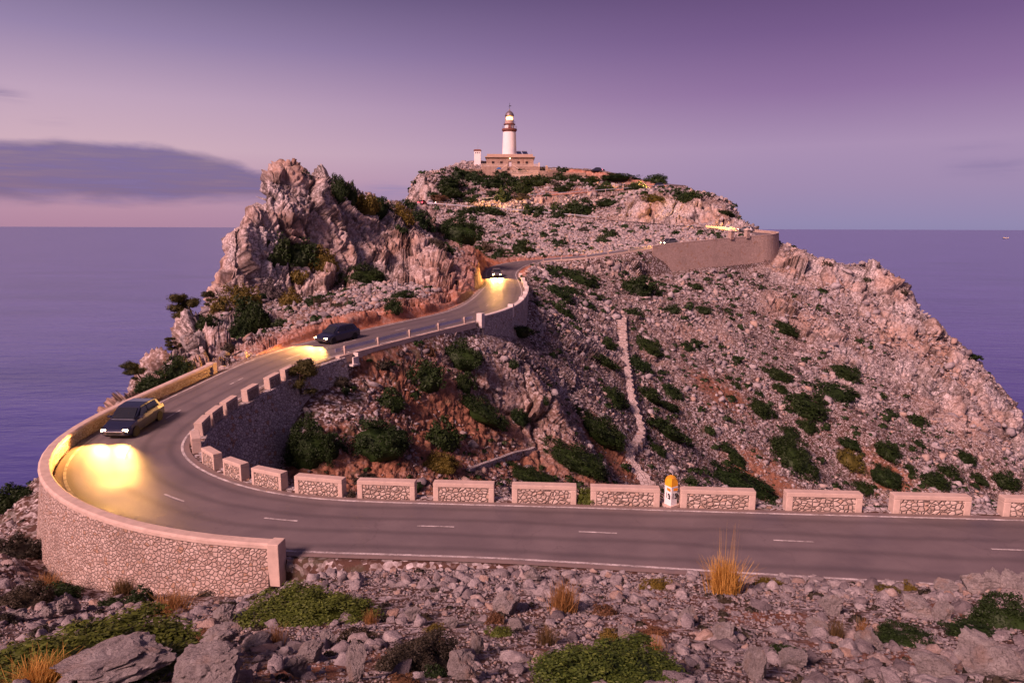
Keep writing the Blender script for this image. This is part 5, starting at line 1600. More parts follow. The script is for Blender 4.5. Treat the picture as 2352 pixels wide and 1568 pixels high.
Z['right'] = ('on the rubble slope', [
 (1465,772,1505,820,'g',1,None), (1437,703,1473,730,'g',0,None), (1525,700,1563,722,'g',0,None), (1454,888,1522,930,'g',1,None), (1483,960,1576,1017,'g',1,'broad dark shrub right of the middle of the footpath'),
 (1520,878,1558,922,'g',1,None), (1486,1018,1530,1050,'g',1,None), (1510,920,1558,947,'g',1,None), (1766,736,1840,774,'g',1,'flat green shrub high on the rubble slope'), (1599,706,1636,722,'g',0,None),
 (1748,842,1818,880,'g',1,None), (1806,896,1884,970,'g',1,'big dark shrub patch in the middle of the rubble slope'), (1770,880,1808,905,'g',1,None), (1834,962,1874,998,'g',1,None), (1912,832,1960,882,'g',1,None), (1884,876,1944,928,'g',1,None),
 (1934,898,1972,914,'g',0,None), (1711,914,1775,964,'g',1,None), (1792,978,1835,1010,'g',1,None), (1676,816,1705,834,'g',0,None), (1730,896,1756,914,'g',1,None), (2008,900,2032,914,'g',0,None), (2092,950,2123,984,'g',1,None), (2031,940,2063,960,'g',1,None),
 (1564,785,1590,812,'g',1,None), (1580,775,1610,802,'g',0,None), (1680,872,1699,893,'g',0,None), (1612,975,1640,998,'g',0,None), (1978,634,2014,654,'g',1,None), (1888,599,1910,616,'h',0,None), (2134,735,2152,746,'g',0,None), (2216,812,2246,824,'g',0,None),
 (1578,648,1611,666,'g',0,None), (2066,664,2084,680,'h',0,None)])
Z['low'] = ('right above the guard blocks', [
 (1750,998,1878,1094,'g',1,'large smooth cigar shaped shrub above the guard blocks'), (1584,1048,1792,1132,'g',1,'longest dark shrub bank just right of the kilometre post'), (1913,1005,1984,1033,'g',1,None), (1919,1030,1980,1080,'y',1,'olive shrub right of the cigar shaped one'),
 (1982,1065,2080,1120,'g',1,None), (2000,1010,2070,1062,'g',1,None), (2093,1010,2126,1030,'g',1,None), (2188,1034,2243,1068,'g',1,None), (2142,1068,2208,1106,'g',1,None), (2072,1066,2103,1088,'g',1,None), (2108,1080,2176,1128,'g',1,None),
 (2224,1086,2268,1114,'g',1,None), (2270,1080,2338,1125,'g',1,None), (1956,1104,2004,1135,'g',1,None), (1642,1015,1694,1043,'g',1,None), (1665,1040,1715,1072,'g',1,None), (1745,1134,1798,1168,'g',0,'dark shrub filling the gap right of the second block after the post'), (1567,1090,1603,1118,'g',0,None), (1560,1120,1580,1150,'h',0,None), (1900,1140,1950,1160,'g',0,None)])
Z['bank'] = ('by the upper bend', [
 (1248,614,1280,640,'g',1,None), (1298,618,1347,661,'g',1,'dark shrub below the upper road left of the rubble fan'), (1352,637,1371,653,'g',0,None), (1424,628,1505,682,'g',0,'ragged dark shrub group in the rubble fan'), (1360,675,1387,691,'g',0,None), (1298,658,1332,682,'g',1,None),
 (1260,654,1302,696,'g',1,None), (1330,688,1364,716,'g',1,None), (1266,702,1322,734,'g',1,None), (1209,682,1234,705,'g',1,None), (1192,628,1207,648,'g',0,None)])
Z['scree'] = ('on the scree', [
 (998,505,1108,562,'g',0,'big dark bush mass at the left end of the scree'), (1174,544,1222,590,'g',0,'dark bush standing beside the road bend'), (1134,565,1158,594,'g',0,None), (1268,545,1303,568,'g',0,None), (1366,536,1393,561,'g',0,None), (1386,522,1418,549,'g',0,None), (1101,556,1133,580,'h',0,None), (1333,518,1350,536,'h',0,None), (1280,562,1310,572,'h',0,None)])
Z['crag'] = ('round the foot of the crag', [
 (598,545,668,612,'g',0,'dark bush pressed against the foot of the crag face'), (650,560,730,624,'g',0,'broad dark bush below the middle of the crag face'), (708,584,776,636,'y',0,'yellowish round bush right of the crag bushes'), (668,624,703,654,'y',0,'small yellow green bush on the pale scree'),
 (645,664,696,708,'y',0,'golden green bush above the cutting'), (548,684,616,752,'g',0,'big round bush at the seaward foot of the crag'), (530,735,575,774,'g',0,'dark bush tucked under the big round one'), (520,660,592,708,'y',0,'wide yellow green bush at the seaward corner'), (598,642,650,694,'p',0,'greyish bush on the seaward corner of the crag'),
 (698,675,752,704,'g',0,None), (627,729,656,749,'g',0,None), (513,788,540,806,'h',0,None), (380,818,442,870,'g',0,'round dark bush above the end of the parapet'), (318,863,392,896,'g',0,'low dark bush behind the parapet'), (885,690,924,724,'g',0,None), (896,664,950,692,'g',0,None), (780,610,886,658,'g',0,'long dark bush in the hollow right of the crag'),
 (985,545,1024,578,'h',0,None), (1020,564,1045,586,'g',0,None), (455,725,500,770,'g',0,None), (488,690,520,720,'y',0,None)])
Z['ridge'] = ('on the ridge of the crag', [
 (656,364,678,380,'g',0,None), (678,380,708,404,'g',0,None), (764,392,800,440,'g',0,'tall dark bush on the skyline right of the crag top'), (790,410,820,452,'g',0,None), (815,438,870,480,'y',0,'yellowish bush spreading on the skyline'), (852,440,894,478,'g',0,None), (885,460,950,505,'y',0,'long olive bush running down the ridge'), (935,470,990,522,'g',0,None), (914,446,958,478,'g',0,None), (900,505,935,540,'g',0,None)])
Z['hill'] = ('on the lighthouse hill', [
 (1034,388,1066,412,'g',0,None), (1057,394,1098,416,'g',0,None), (1074,400,1118,424,'g',0,None), (1105,410,1164,437,'g',0,None), (1002,412,1060,437,'g',0,None), (1002,430,1033,446,'g',0,None), (1003,440,1066,461,'g',0,'long green shrub above the glowing upper road'), (979,444,1005,457,'g',0,None), (990,454,1025,468,'r',0,None),
 (1068,437,1089,449,'g',0,None), (1064,456,1093,468,'g',0,None), (1136,392,1170,414,'g',0,'dark shrub pair left of the annex'), (1166,407,1192,428,'g',0,'pointed dark shrub in front of the annex'), (1174,386,1204,398,'g',0,None), (1118,439,1139,451,'g',0,None), (1138,432,1174,468,'g',0,None), (1172,424,1226,452,'g',0,None), (1204,408,1268,432,'g',0,None), (1177,451,1218,465,'h',0,None), (1247,442,1264,452,'g',0,None)])
Z['hill2'] = ('on the right shoulder of the hill', [
 (1270,395,1295,417,'g',0,'pointed dark shrub beside the low wall'), (1280,382,1304,399,'g',0,'rounded dark bush standing on the skyline beside the wall'), (1298,401,1337,419,'g',0,None), (1331,406,1378,423,'g',0,None), (1367,426,1410,442,'g',0,None), (1381,410,1452,424,'g',0,None), (1436,418,1485,438,'g',0,None), (1270,428,1310,443,'g',0,None), (1269,417,1288,431,'h',0,None), (1292,421,1322,432,'g',0,None), (1340,420,1370,431,'g',0,None),
 (1486,402,1532,425,'g',0,'dark umbrella shaped bush by the brightest bend'), (1398,400,1411,411,'h',0,None), (1415,403,1428,413,'h',0,None), (1240,382,1252,394,'h',0,None)])
Z['terrace'] = ('between the two upper roads', [
 (1050,476,1105,496,'g',0,None), (1095,475,1160,497,'g',0,None), (1198,474,1225,497,'g',0,None), (1219,470,1253,497,'g',0,None), (1290,464,1370,500,'g',0,'biggest dark shrub below the highest road'), (1372,460,1423,476,'g',0,None), (1267,484,1293,504,'g',0,None), (1262,462,1287,486,'g',0,None), (1480,453,1522,468,'y',0,None), (1550,445,1598,468,'g',0,None), (1578,442,1609,468,'g',0,None), (1640,486,1690,502,'g',1,None), (1690,492,1722,512,'g',1,None)])
Z['front'] = ('in front of the road', [
 (578,1362,842,1446,'b',0,'wide bright green shrub mat on the gravel below the road'), (-40,1478,420,1590,'b',0,'big green shrub mass filling the bottom left corner'), (1232,1508,1590,1600,'b',0,'bright green bush at the bottom edge'), (870,1458,1048,1552,'h',0,'dark twiggy heath bush near the bottom'),
 (1117,1402,1157,1437,'r',0,'small round brown cushion left of the solitary boulder'), (1121,1438,1177,1465,'b',0,'small bright green cushion in the rubble'), (955,1410,992,1428,'h',0,None), (975,1436,1019,1453,'y',0,None), (1365,1386,1416,1418,'r',0,'round brown cushion right of the orange grass'), (1478,1328,1540,1358,'y',0,'round yellow green cushion below the road edge'),
 (1379,1440,1423,1475,'y',0,None), (980,1525,1027,1561,'g',0,None), (885,1550,953,1578,'r',0,'reddish bush at the bottom edge'), (2250,1376,2365,1452,'g',0,'dark shrub at the right edge of the foreground'), (1748,1320,1792,1352,'y',0,'bright yellow cushion right of the golden grass'), (2066,1337,2098,1360,'y',0,'yellow cushion at the end of the white line'), (2020,1348,2070,1364,'y',0,None),
 (1652,1370,1682,1388,'h',0,None), (2190,1436,2280,1466,'g',0,None), (2018,1448,2147,1490,'g',0,None), (1768,1480,1830,1515,'g',0,None), (-10,1354,96,1406,'h',0,'dark heathy shrub at the left edge below the wall'), (96,1350,176,1381,'g',0,None), (291,1354,348,1391,'g',0,'round dark cushion in front of the curved wall'), (234,1376,276,1392,'g',0,None),
 (506,1375,542,1398,'h',0,None), (567,1363,600,1384,'h',0,None), (459,1348,505,1371,'h',0,None), (71,1439,112,1462,'h',0,None), (-20,1402,28,1438,'h',0,None), (4,1234,76,1284,'h',0,'dark shrub hugging the left end of the curved wall'), (-30,1130,50,1180,'g',0,'dark shrub on the skyline left of the curved wall'), (20,1120,75,1150,'g',0,None), (440,1440,488,1480,'r',0,None), (1480,1440,1530,1462,'r',0,None), (1650,1396,1672,1420,'h',0,None), (780,1440,850,1480,'h',0,None)])
GROUP = {'valley': 'shrubs inside the hairpin', 'right': 'shrubs on the rubble slope', 'low': 'shrubs above the guard blocks', 'bank': 'shrubs by the upper bend', 'scree': 'shrubs on the scree', 'crag': 'shrubs below the crag', 'ridge': 'shrubs on the crag ridge', 'hill': 'shrubs on the lighthouse hill', 'hill2': 'shrubs on the right shoulder of the hill', 'terrace': 'shrubs between the upper roads', 'front': 'shrubs in the foreground'}
TONE = {'g': 'dark green', 'b': 'bright green', 'y': 'yellowish', 'h': 'dusky', 'r': 'brown', 'p': 'greyish'}
var = 0
def hit_near(u, v):
    for dv in range(0, 90, 3):
        h = hit(u, v + dv)
        if h is not None: return h
    return None
for zk, (where, lst) in Z.items():
    count = {}
    for row in sorted(lst, key=lambda q: (q[0] + q[2])):
        u1, v1, u2, v2, kind, diag, lab = row
        var += 1
        w, hgt = u2 - u1, v2 - v1
        if diag:
            a = hit_near(u1 + w * .2, v1 + hgt * .25); b = hit_near(u2 - w * .15, v2 - hgt * .12)
            if a is None or b is None: continue
            c = (a + b) / 2; dist = np.linalg.norm(c)
            ax = a - b; Lmax = math.hypot(w, hgt) * dist / F_ * 1.25
            Ln = min(np.linalg.norm(ax), Lmax)
            c[2] = gz(c[0], c[1])
            rx = Ln * 0.72; ry = min(w, hgt) * dist / F_ * 0.55 + 0.28 * rx; rz_ = min(w, hgt) * dist / F_ * 0.36 + 0.22
            yaw = math.atan2(ax[1], ax[0]); pit = -math.atan2(gz(a[0], a[1]) - gz(b[0], b[1]), np.hypot(*(a - b)[:2]) + 1e-6)
            rot = (0, max(-0.7, min(0.7, pit)), yaw)
            c[2] -= rz_ * 0.05
        else:
            c = hit_near((u1 + u2) / 2, v2 - hgt * 0.12)
            if c is None: continue
            dist = np.linalg.norm(c)
            rx = w * dist / F_ / 2 * (1.14 if zk in ('hill', 'hill2', 'terrace') else 1.1); ry = rx * 0.8
            rz_ = hgt * dist / F_ * (0.80 if zk in ('hill', 'hill2', 'ridge', 'scree', 'crag', 'terrace') else 0.72)
            d = c[:2] / np.linalg.norm(c[:2])
            c[0] += d[0] * ry * 0.5; c[1] += d[1] * ry * 0.5
            c[2] = min(gz(c[0], c[1]), c[2] + 0.5 * ry) - rz_ * 0.06
            if zk == 'ridge': c[2] -= 0.9
            rot = (0, 0, face_cam(c) + random.uniform(-0.25, 0.25))
        px = max(w, hgt)
        lvl = 'far' if px < 36 else ('mid' if px < 95 else ('near' if px < 230 else 'close'))
        if zk == 'front' and lvl == 'far': lvl = 'mid'
        if zk == 'front' and px > 150: lvl = 'close'
        o = bpy.data.objects.new('shrub', dome(kind, lvl, var % (4 if lvl in ('far', 'mid') else 2))); COL.objects.link(o)
        o.location = tuple(c); o.rotation_euler = rot; o.scale = (rx, ry, rz_)
        size = 'small' if px < 40 else 'medium sized'
        key = (size, kind); count[key] = count.get(key, 0) + 1; nn = count[key]
        if lab is None:
            lab = (size, TONE[kind], where, nn)
        o['label'] = lab if isinstance(lab, str) else '%s %s %s shrub from the left %s' % ((ordinal + ['twenty first', 'twenty second', 'twenty third', 'twenty fourth', 'twenty fifth', 'twenty sixth', 'twenty seventh', 'twenty eighth', 'twenty ninth', 'thirtieth'])[lab[3] - 1], lab[0], lab[1], lab[2])
        o['category'] = 'shrub'; o['group'] = GROUP[zk]

# low cushions too many to count, over all the slopes
def scrub(name, P, S, mat, label, per=26, seed=3):
    r_ = np.random.default_rng(seed)
    kk = masks(P[:, 0], P[:, 1], P[:, 2])[0] < 0.35
    P, S = P[kk], S[kk]
    n = len(P)
    d = unit(n * per, r_); d[:, 2] = np.abs(d[:, 2]) * 0.9
    k = np.repeat(np.arange(n), per)
    pos = P[k] + d * S[k][:, None] * r_.uniform(0.7, 1.05, n * per)[:, None] * np.array([1, 1, 0.7])
    Nn = d + unit(len(k), r_) * 0.5; Nn /= np.linalg.norm(Nn, axis=1)[:, None]
    s = (S[k] * 0.42)[:, None]
    t = np.cross(Nn, unit(len(k), r_)); t /= np.linalg.norm(t, axis=1)[:, None] + 1e-9
    b = np.cross(Nn, t)
    V = np.stack([pos - t * s, pos + b * s * .6, pos + t * s, pos - b * s * .6], 1).reshape(-1, 3)
    o = np_mesh(name, V, np.arange(len(V)).reshape(-1, 4), mat)
    return tag(o, label, 'ground cover', None, 'stuff')


Pc = scatter(9000, (-20, 112), (30, 176), lambda x, y, z, i, o: inner(x, y, z, i, o) & (rng.uniform(0, 1, len(x)) < 0.5))
scrub('low_scrub', Pc, sizes(len(Pc), 0.16, 0.6, 2.2) * (0.6 + Pc[:, 1] / 200), LM['p'], 'low greyish cushion scrub dotted over the slopes', 24, 3)
Pc = scatter(16000, (-44, 112), (30, 250), lambda x, y, z, i, o: (np.hypot(x, y) > 40) & (z > -60) & (rng.uniform(0, 1, len(x)) < 0.55))
scrub('green_scrub', Pc, sizes(len(Pc), 0.18, 0.9, 2.3) * (0.5 + Pc[:, 1] / 160), LM['g'], 'sparse dark green scrub scattered over the headland', 24, 5)
Pc = scatter(900, (-30, 24), (5, 34), front)
scrub('foreground_scrub', Pc, sizes(len(Pc), 0.06, 0.22, 2.2), LM['h'], 'tiny dry tufts between the foreground stones', 40, 6)

# ------------------------------------------------------------------ grass tufts
def grass_mat(name, lo, hi):
    m, N = new_mat(name)
    rnd = N.n('ShaderNodeNewGeometry').outputs['Random Per Island']
    col = N.ramp(rnd, [(0.1, lo), (0.9, hi)])
    b = principled(N, col, 0.6, None, 0.2); t = N.n('ShaderNodeBsdfTranslucent', ins={'Color': col})
    N.n('ShaderNodeOutputMaterial', ins={0: N.n('ShaderNodeMixShader', ins={0: 0.35, 1: b.outputs[0], 2: t.outputs[0]}).outputs[0]})
    return m
GM = {'gold': grass_mat('golden_grass', (0.38, 0.20, 0.045), (0.78, 0.48, 0.13)), 'rust': grass_mat('rusty_grass', (0.20, 0.10, 0.035), (0.46, 0.25, 0.09)), 'drab': grass_mat('drab_grass', (0.08, 0.055, 0.025), (0.22, 0.14, 0.06))}
def tuft(nm, kind, n, tall, seed, spread=0.35, parent=None, wid=0.012):
    r_ = np.random.default_rng(seed)
    V = []; Fs = []
    for k in range(n):
        a = r_.uniform(0, 2 * math.pi); lean = abs(r_.normal(0, spread)); h = r_.uniform(0.45, 1.0) if not tall else r_.uniform(0.75, 1.0)
        bx, by = r_.normal(0, 0.16, 2)
        ca, sa = math.cos(a), math.sin(a)
        w_ = wid * r_.uniform(0.6, 1.3)
        base = len(V)
        for j in range(5):
            t_ = j / 4.0
            out = lean * h * t_ ** 1.7
            p = (bx * (1 + 0.3 * t_) + ca * out, by * (1 + .3 * t_) + sa * out, h * t_ * (1 - 0.25 * lean * t_))
            ww = w_ * (1 - 0.85 * t_)
            V.append((p[0] - sa * ww, p[1] + ca * ww, p[2])); V.append((p[0] + sa * ww, p[1] - ca * ww, p[2]))
        for j in range(4):
            Fs.append((base + 2 * j, base + 2 * j + 1, base + 2 * j + 3, base + 2 * j + 2))
    return MB().add(V, Fs).build(nm, GM[kind], parent)
TUFTS = [(1622,1255,1706,1366,'gold','tallest golden grass tuft standing up against the road',950), (1254,1318,1328,1410,'rust','rust coloured grass tuft in the middle foreground',480), (1900,1418,1942,1471,'drab','drab grass tuft left of its twin below the pyramid boulder',260), (1963,1416,1996,1466,'rust','rusty grass tuft right of its twin below the pyramid boulder',240),
         (252,1326,316,1368,'drab','drab grass tuft at the foot of the curved wall',380), (67,1322,144,1362,'rust','wide dry grass tuft at the left foot of the curved wall',420), (350,1360,443,1418,'rust','orange brown grass tuft in front of the curved wall',480), (30,1515,146,1585,'gold','pale dry grass in the bottom left corner',520), (608,1430,660,1492,'rust','thin dry grass below the green mat',240),
         (1227,1438,1283,1484,'drab','brown grass tuft among the central boulders',320), (1479,1454,1531,1512,'rust','sparse russet grass right of the wedge slab',220), (830,1400,870,1436,'rust','dry grass at the right end of the green mat',240)]
for k, (u1, v1, u2, v2, kind, lab, n) in enumerate(TUFTS):
    h = hit_near((u1 + u2) / 2, v2 - 4); dist = math.hypot(h[1], h[2])
    t = thing('grass_tuft', lab, 'grass', h, random.uniform(0, 6), 'dry grass tufts in the foreground')
    wd = (u2 - u1) * dist / F_; ht = (v2 - v1) * dist / F_
    b = tuft('blades', kind, n, False, 40 + k, 0.42, t)
    b.scale = (wd * 0.85, wd * 0.85, ht * (0.78 if k in (0, 1) else 1.0))
    if k in (0, 1, 7):
        s = tuft('stalks', kind, 26, True, 70 + k, 0.14, t, 0.005); s.scale = (wd * 0.9, wd * 0.9, ht * (1.55 if k == 0 else 1.25))
h = hit(1735, 1345)
o = tuft('dry_stem', 'rust', 6, True, 5, 0.2); o.scale = (0.4, 0.4, 0.95); o.location = tuple(h); tag(o, 'thin dry stalk standing right of the golden grass', 'grass', 'dry grass tufts in the foreground')

# ------------------------------------------------------------------ pines
mat_bark = plain('pine_bark', (0.075, 0.05, 0.036), 0.9, 0.3, 8, 0.1, 0, 0.4)
def pine(loc, h, lean, label, seed, spread=1.0, bare=True, rz=0.0):
    r_ = np.random.default_rng(seed)
    t = thing('pine_tree', label, 'tree', loc, rz, 'wind bent pines')
    top = np.array([lean * h, 0, h * 0.9])
    tr = [np.array([0, 0, -0.4]), np.array([lean * h * .15, 0.02 * h, h * .25]), np.array([lean * h * .5, -0.02 * h, h * .6]), top]
    MB().tube(tr, [h * .035, h * .03, h * .02, h * .008], 8).build('trunk', mat_bark, t)
    ends = []; lb = MB()
    for k in range(16):
        f = r_.uniform(0.28, 0.98); i = min(2, int(f * 3)); q = tr[i] + (tr[i + 1] - tr[i]) * (f * 3 - i)
        a = r_.uniform(0, 2 * math.pi); L = h * r_.uniform(0.22, 0.42) * spread * (1.15 - 0.6 * f)
        e = q + np.array([math.cos(a) * L + lean * L * 0.8, math.sin(a) * L * 0.7, L * r_.uniform(0.05, 0.45)])
        m_ = (q + e) / 2 + [0, 0, -0.05 * L]
        lb.tube([q, m_, e], [h * .012, h * .008, h * .004], 5); ends += [e, m_ * .3 + e * .7, m_ * .6 + e * .4]
    ends += [top]
    if bare:
        for k in range(5):
            q = tr[1] + (tr[2] - tr[1]) * r_.uniform(0, 0.6); e = q + np.array([np.sign(lean) * h * r_.uniform(.3, .5), r_.normal() * .1 * h, h * r_.uniform(-.12, .05)])
            lb.tube([q, (q + e) / 2 + [0, 0, .03 * h], e], [h * .008, h * .005, h * .003], 5)
    lb.build('limbs', mat_bark, t)
    P = []; Nn = []
    for e in ends:
        c_ = np.asarray(e); rad = h * r_.uniform(0.06, 0.17)
        n = 240; d = unit(n, r_); P.append(c_ + d * rad * r_.uniform(.3, 1, n)[:, None] * [1.25, 1.1, .75]); Nn.append(d)
    P = np.vstack(P); Nn = np.vstack(Nn) + unit(len(P), r_) * .6; Nn /= np.linalg.norm(Nn, axis=1)[:, None]
    V, Fq = leaf_quads(P, Nn, h * 0.021, r_, 3.2)
    me = mesh_from('needles', V, Fq, LM['g']); me.materials[0] = leaf_pine
    o = bpy.data.objects.new('crown', me); COL.objects.link(o); o.parent = t
    return t
leaf_pine = leaf_mat('pine_needles', (0.014, 0.020, 0.006), (0.065, 0.062, 0.016))
h = at_y(455, 768, 68); pine(h, 4.3, -0.28, 'tall wind bent pine leaning out over the sea', 3, 1.1)
h = at_y(330, 885, 46); pine(h, 1.75, -0.5, 'small windswept pine on the cliff edge behind the parapet', 5, 1.2, True)
h = at_y(415, 812, 58); pine(h, 1.5, -0.5, 'low leaning pine below the split crag block', 8, 1.4, False)
h = at_y(500, 712, 77); pine(h, 2.2, -0.4, 'little pine on the skyline right of the tall leaning one', 11, 1.2, False)
h = hit(690, 922); pine(h, 3.2, 0.05, 'upright bushy pine growing against the inner retaining wall', 13, 1.05, False)
h = at_y(1580, 468, 226); pine(h, 3.2, 0.3, 'bushy pine on the skyline right of the highest bend', 17, 1.2, False)

# ------------------------------------------------------------------ cars
mat_tyre = plain('tyre_rubber', (0.018, 0.018, 0.019), 0.85)
mat_rim = plain('wheel_rim', (0.42, 0.42, 0.44), 0.35, 0.1, 3, 0.5, 0.8)
mat_glass = plain('car_glass', (0.018, 0.02, 0.026), 0.08, 0.1, 1, 0.6)
HEAD = emit('headlamp_glow', (1.0, 0.72, 0.34), 40.0); HEAD_OFF = plain('headlamp_clear', (0.5, 0.5, 0.52), 0.15, 0.05, 2, 0.6)
TAIL = emit('tail_lamp_glow', (1.0, 0.035, 0.05), 14.0, (0.5, 0.02, 0.02)); TAIL_OFF = plain('tail_lamp_red', (0.30, 0.01, 0.012), 0.25)
def car_paint(name, col):
    m, N = new_mat(name)
    b = principled(N, tuple(col) + (1,), 0.35, None, 0.5, 0.25); N.set(b, 'Coat Weight', 0.8); N.set(b, 'Coat Roughness', 0.08)
    N.n('ShaderNodeOutputMaterial', ins={0: b.outputs[0]}); return m
def loft(secs):
    """secs: (x, [(y,z)...]) same count, closed rings"""
    V = []; Fs = []; m = len(secs[0][1])
    for x_, ring in secs: V += [(x_, y_, z_) for y_, z_ in ring]
    for i in range(len(secs) - 1):
        for q in range(m):
            Fs.append((i * m + q, i * m + (q + 1) % m, (i + 1) * m + (q + 1) % m, (i + 1) * m + q))
    Fs.append(tuple(range(m))); Fs.append(tuple((len(secs) - 1) * m + q for q in reversed(range(m))))
    return V, Fs
def make_car(label, paint, loc, yaw, slope=0.0, heads=False, tails=False, watts=0.0, group='cars on the headland road'):
    """x is forward"""
    t = thing('car', label, 'car', loc, yaw, group); t.rotation_euler = (0, -slope, yaw)
    def ring(w_, zb_, zm, zt_):
        return [(-w_ * .93, zb_), (w_ * .93, zb_), (w_, zb_ + .14), (w_, zm), (w_ * .93, zt_), (-w_ * .93, zt_), (-w_, zm), (-w_, zb_ + .14)]
    V, Fs = loft([(-2.02, ring(.74, .40, .66, .80)), (-1.92, ring(.82, .26, .74, .92)), (-1.2, ring(.86, .22, .78, .95)), (0.2, ring(.87, .20, .78, .93)), (1.0, ring(.86, .21, .74, .88)), (1.65, ring(.82, .24, .62, .76)), (1.95, ring(.74, .30, .52, .64)), (2.05, ring(.60, .38, .48, .56))])
    b = MB().add(V, Fs).build('body', paint, t, bevel=0.03)
    def cr(w_, z_): return [(-w_ * 1.0, .90), (w_, .90), (w_ * .80, z_), (-w_ * .80, z_)]
    V, Fs = loft([(-1.78, cr(.78, .94)), (-1.35, cr(.79, 1.40)), (-0.5, cr(.80, 1.49)), (0.25, cr(.80, 1.46)), (1.05, cr(.78, .93))])
    MB().add(V, Fs).build('cabin', paint, t, bevel=0.03)
    MB().add([(1.02, -.66, .96), (1.02, .66, .96), (0.37, .56, 1.405), (0.37, -.56, 1.405)], [(0, 1, 2, 3)]).build('windscreen', mat_glass, t).location = (0.035, 0, 0.02)
    MB().add([(-1.78, -.62, .98), (-1.78, .62, .98), (-1.40, .54, 1.36), (-1.40, -.54, 1.36)], [(3, 2, 1, 0)]).build('rear_window', mat_glass, t).location = (-0.04, 0, 0.02)
    for sg in (-1, 1):
        for (xa, xb, xc, xd) in ((0.72, -0.18, -0.18, 0.26), (-0.26, -1.38, -1.2, -0.26)):
            w0, w1 = .80 * sg, .672 * sg
            MB().add([(xa, w0, .98), (xb, w0, .98), (xc, w1, 1.38), (xd, w1, 1.38)], [(0, 1, 2, 3)] if sg > 0 else [(3, 2, 1, 0)]).build('side_window', mat_glass, t).location = (0, 0.012 * sg, 0)
        MB().box((0.72, .93 * sg, 0.98), (.16, .18, .12)).build('wing_mirror', paint, t, bevel=0.02)
        hl = MB().box((1.90, .60 * sg, .585), (.16, .26, .13)).build('headlight', HEAD if heads else HEAD_OFF, t, bevel=0.03)
        MB().box((-1.97, .64 * sg, .72), (.14, .20, .20)).build('tail_light', TAIL if tails else TAIL_OFF, t, bevel=0.03)
        for x_ in (1.28, -1.25):
            wm = MB().lathe([(.20, -.10), (.30, -.10), (.325, -.07), (.325, .07), (.30, .10), (.20, .10)], 22).build('wheel', mat_tyre, t)
            wm.rotation_euler = (R(90), 0, 0); wm.location = (x_, .78 * sg, .325)
            MB().lathe([(.05, -.085), (.21, -.075), (.21, .075), (.05, .085)], 14).build('rim', mat_rim, wm)
    MB().box((2.03, 0, .44), (.05, .8, .12)).build('grille', mat_tyre, t)
    MB().box((-2.0, 0, .52), (.05, .5, .12)).build('number_plate', mat_white, t)
    if watts:
        for sg in (-1, 1):
            ld = bpy.data.lights.new('headlamp_beam', 'SPOT'); ld.energy = watts; ld.color = (1.0, 0.46, 0.11); ld.spot_size = R(112); ld.spot_blend = 1.0; ld.shadow_soft_size = 0.12
            lo = bpy.data.objects.new('headlamp_beam', ld); COL.objects.link(lo); lo.parent = t
            lo.location = (2.06, .60 * sg, .64); lo.rotation_euler = (0, R(-92), 0)
    return t
def car_on_road(label, paint, i, off, toward, **kw):
    p = road_pt(i, 0, 0); p = np.array([ROAD[i, 0] + RN[i, 0] * off, ROAD[i, 1] + RN[i, 1] * off, ROAD[i, 2] + 0.005])
    a = road_ang(i) + (math.pi if toward else 0)
    j = min(i + 4, _n - 1); k = max(i - 4, 0)
    s = math.atan2(ROAD[j, 2] - ROAD[k, 2], 4.0) * (-1 if toward else 1)
    return make_car(label, paint, p, a, s, **kw)
PA = {'red': car_paint('red_paint', (0.32, 0.012, 0.02)), 'white': car_paint('white_car_paint', (0.62, 0.62, 0.66)), 'dark': car_paint('dark_blue_paint', (0.02, 0.022, 0.05)), 'grey': car_paint('grey_car_paint', (0.11, 0.11, 0.12)), 'tan': car_paint('bronze_paint', (0.25, 0.14, 0.07))}
sA = station(at_z(332, 975, -11.6))
car_on_road('dark car with bright headlamps coming into the hairpin', PA['dark'], sA, -1.0, True, heads=True, watts=2600)
sB = station((-2.0, 96)); car_on_road('grey car with bright headlamps coming down the S bend', PA['grey'], station((-1.6, 126)), -0.9, True, heads=True, watts=5000)
car_on_road('dark car with headlamps lit halfway down the long straight', PA['dark'], station(at_z(800, 785, -10)), -1.2, True, heads=True, watts=3600)
car_on_road('car with glowing headlamps driving along the upper straight', PA['grey'], station((38, 160)), -1.0, True, heads=True, watts=9000)
car_on_road('car with glowing headlamps turning through the far walled bend', PA['grey'], station((62, 184)), -0.6, False, heads=True, watts=9000)
car_on_road('car with glowing headlamps at the highest bend of the road', PA['dark'], station((49, 238)), 0.9, True, heads=True, watts=22000)
# parked at the western bend and on the hilltop
def parked(u, v, y, yaw, label, paint, **kw):
    p = at_y(u, v, y); z = gz(p[0], p[1])
    return make_car(label, paint, (p[0], p[1], max(z, p[2]) if y > 240 else float(ROAD[station(p), 2]) + 0.06), yaw, 0, group='parked cars on the headland', **kw)
parked(971, 482, 217.5, R(75), 'red car with tail lamps lit at the western bend', PA['red'], tails=True)
parked(988, 488, 214.4, R(100), 'white car parked nose in at the western end of the guard rail', PA['white'])
parked(1012, 486, 215.0, R(5), 'bronze car parked side on beside the glowing upper road', PA['tan'], heads=True, watts=22000)
parked(1369, 402, 254.5, R(185), 'dark car parked on the skyline beside the round sign', PA['dark'], tails=True)

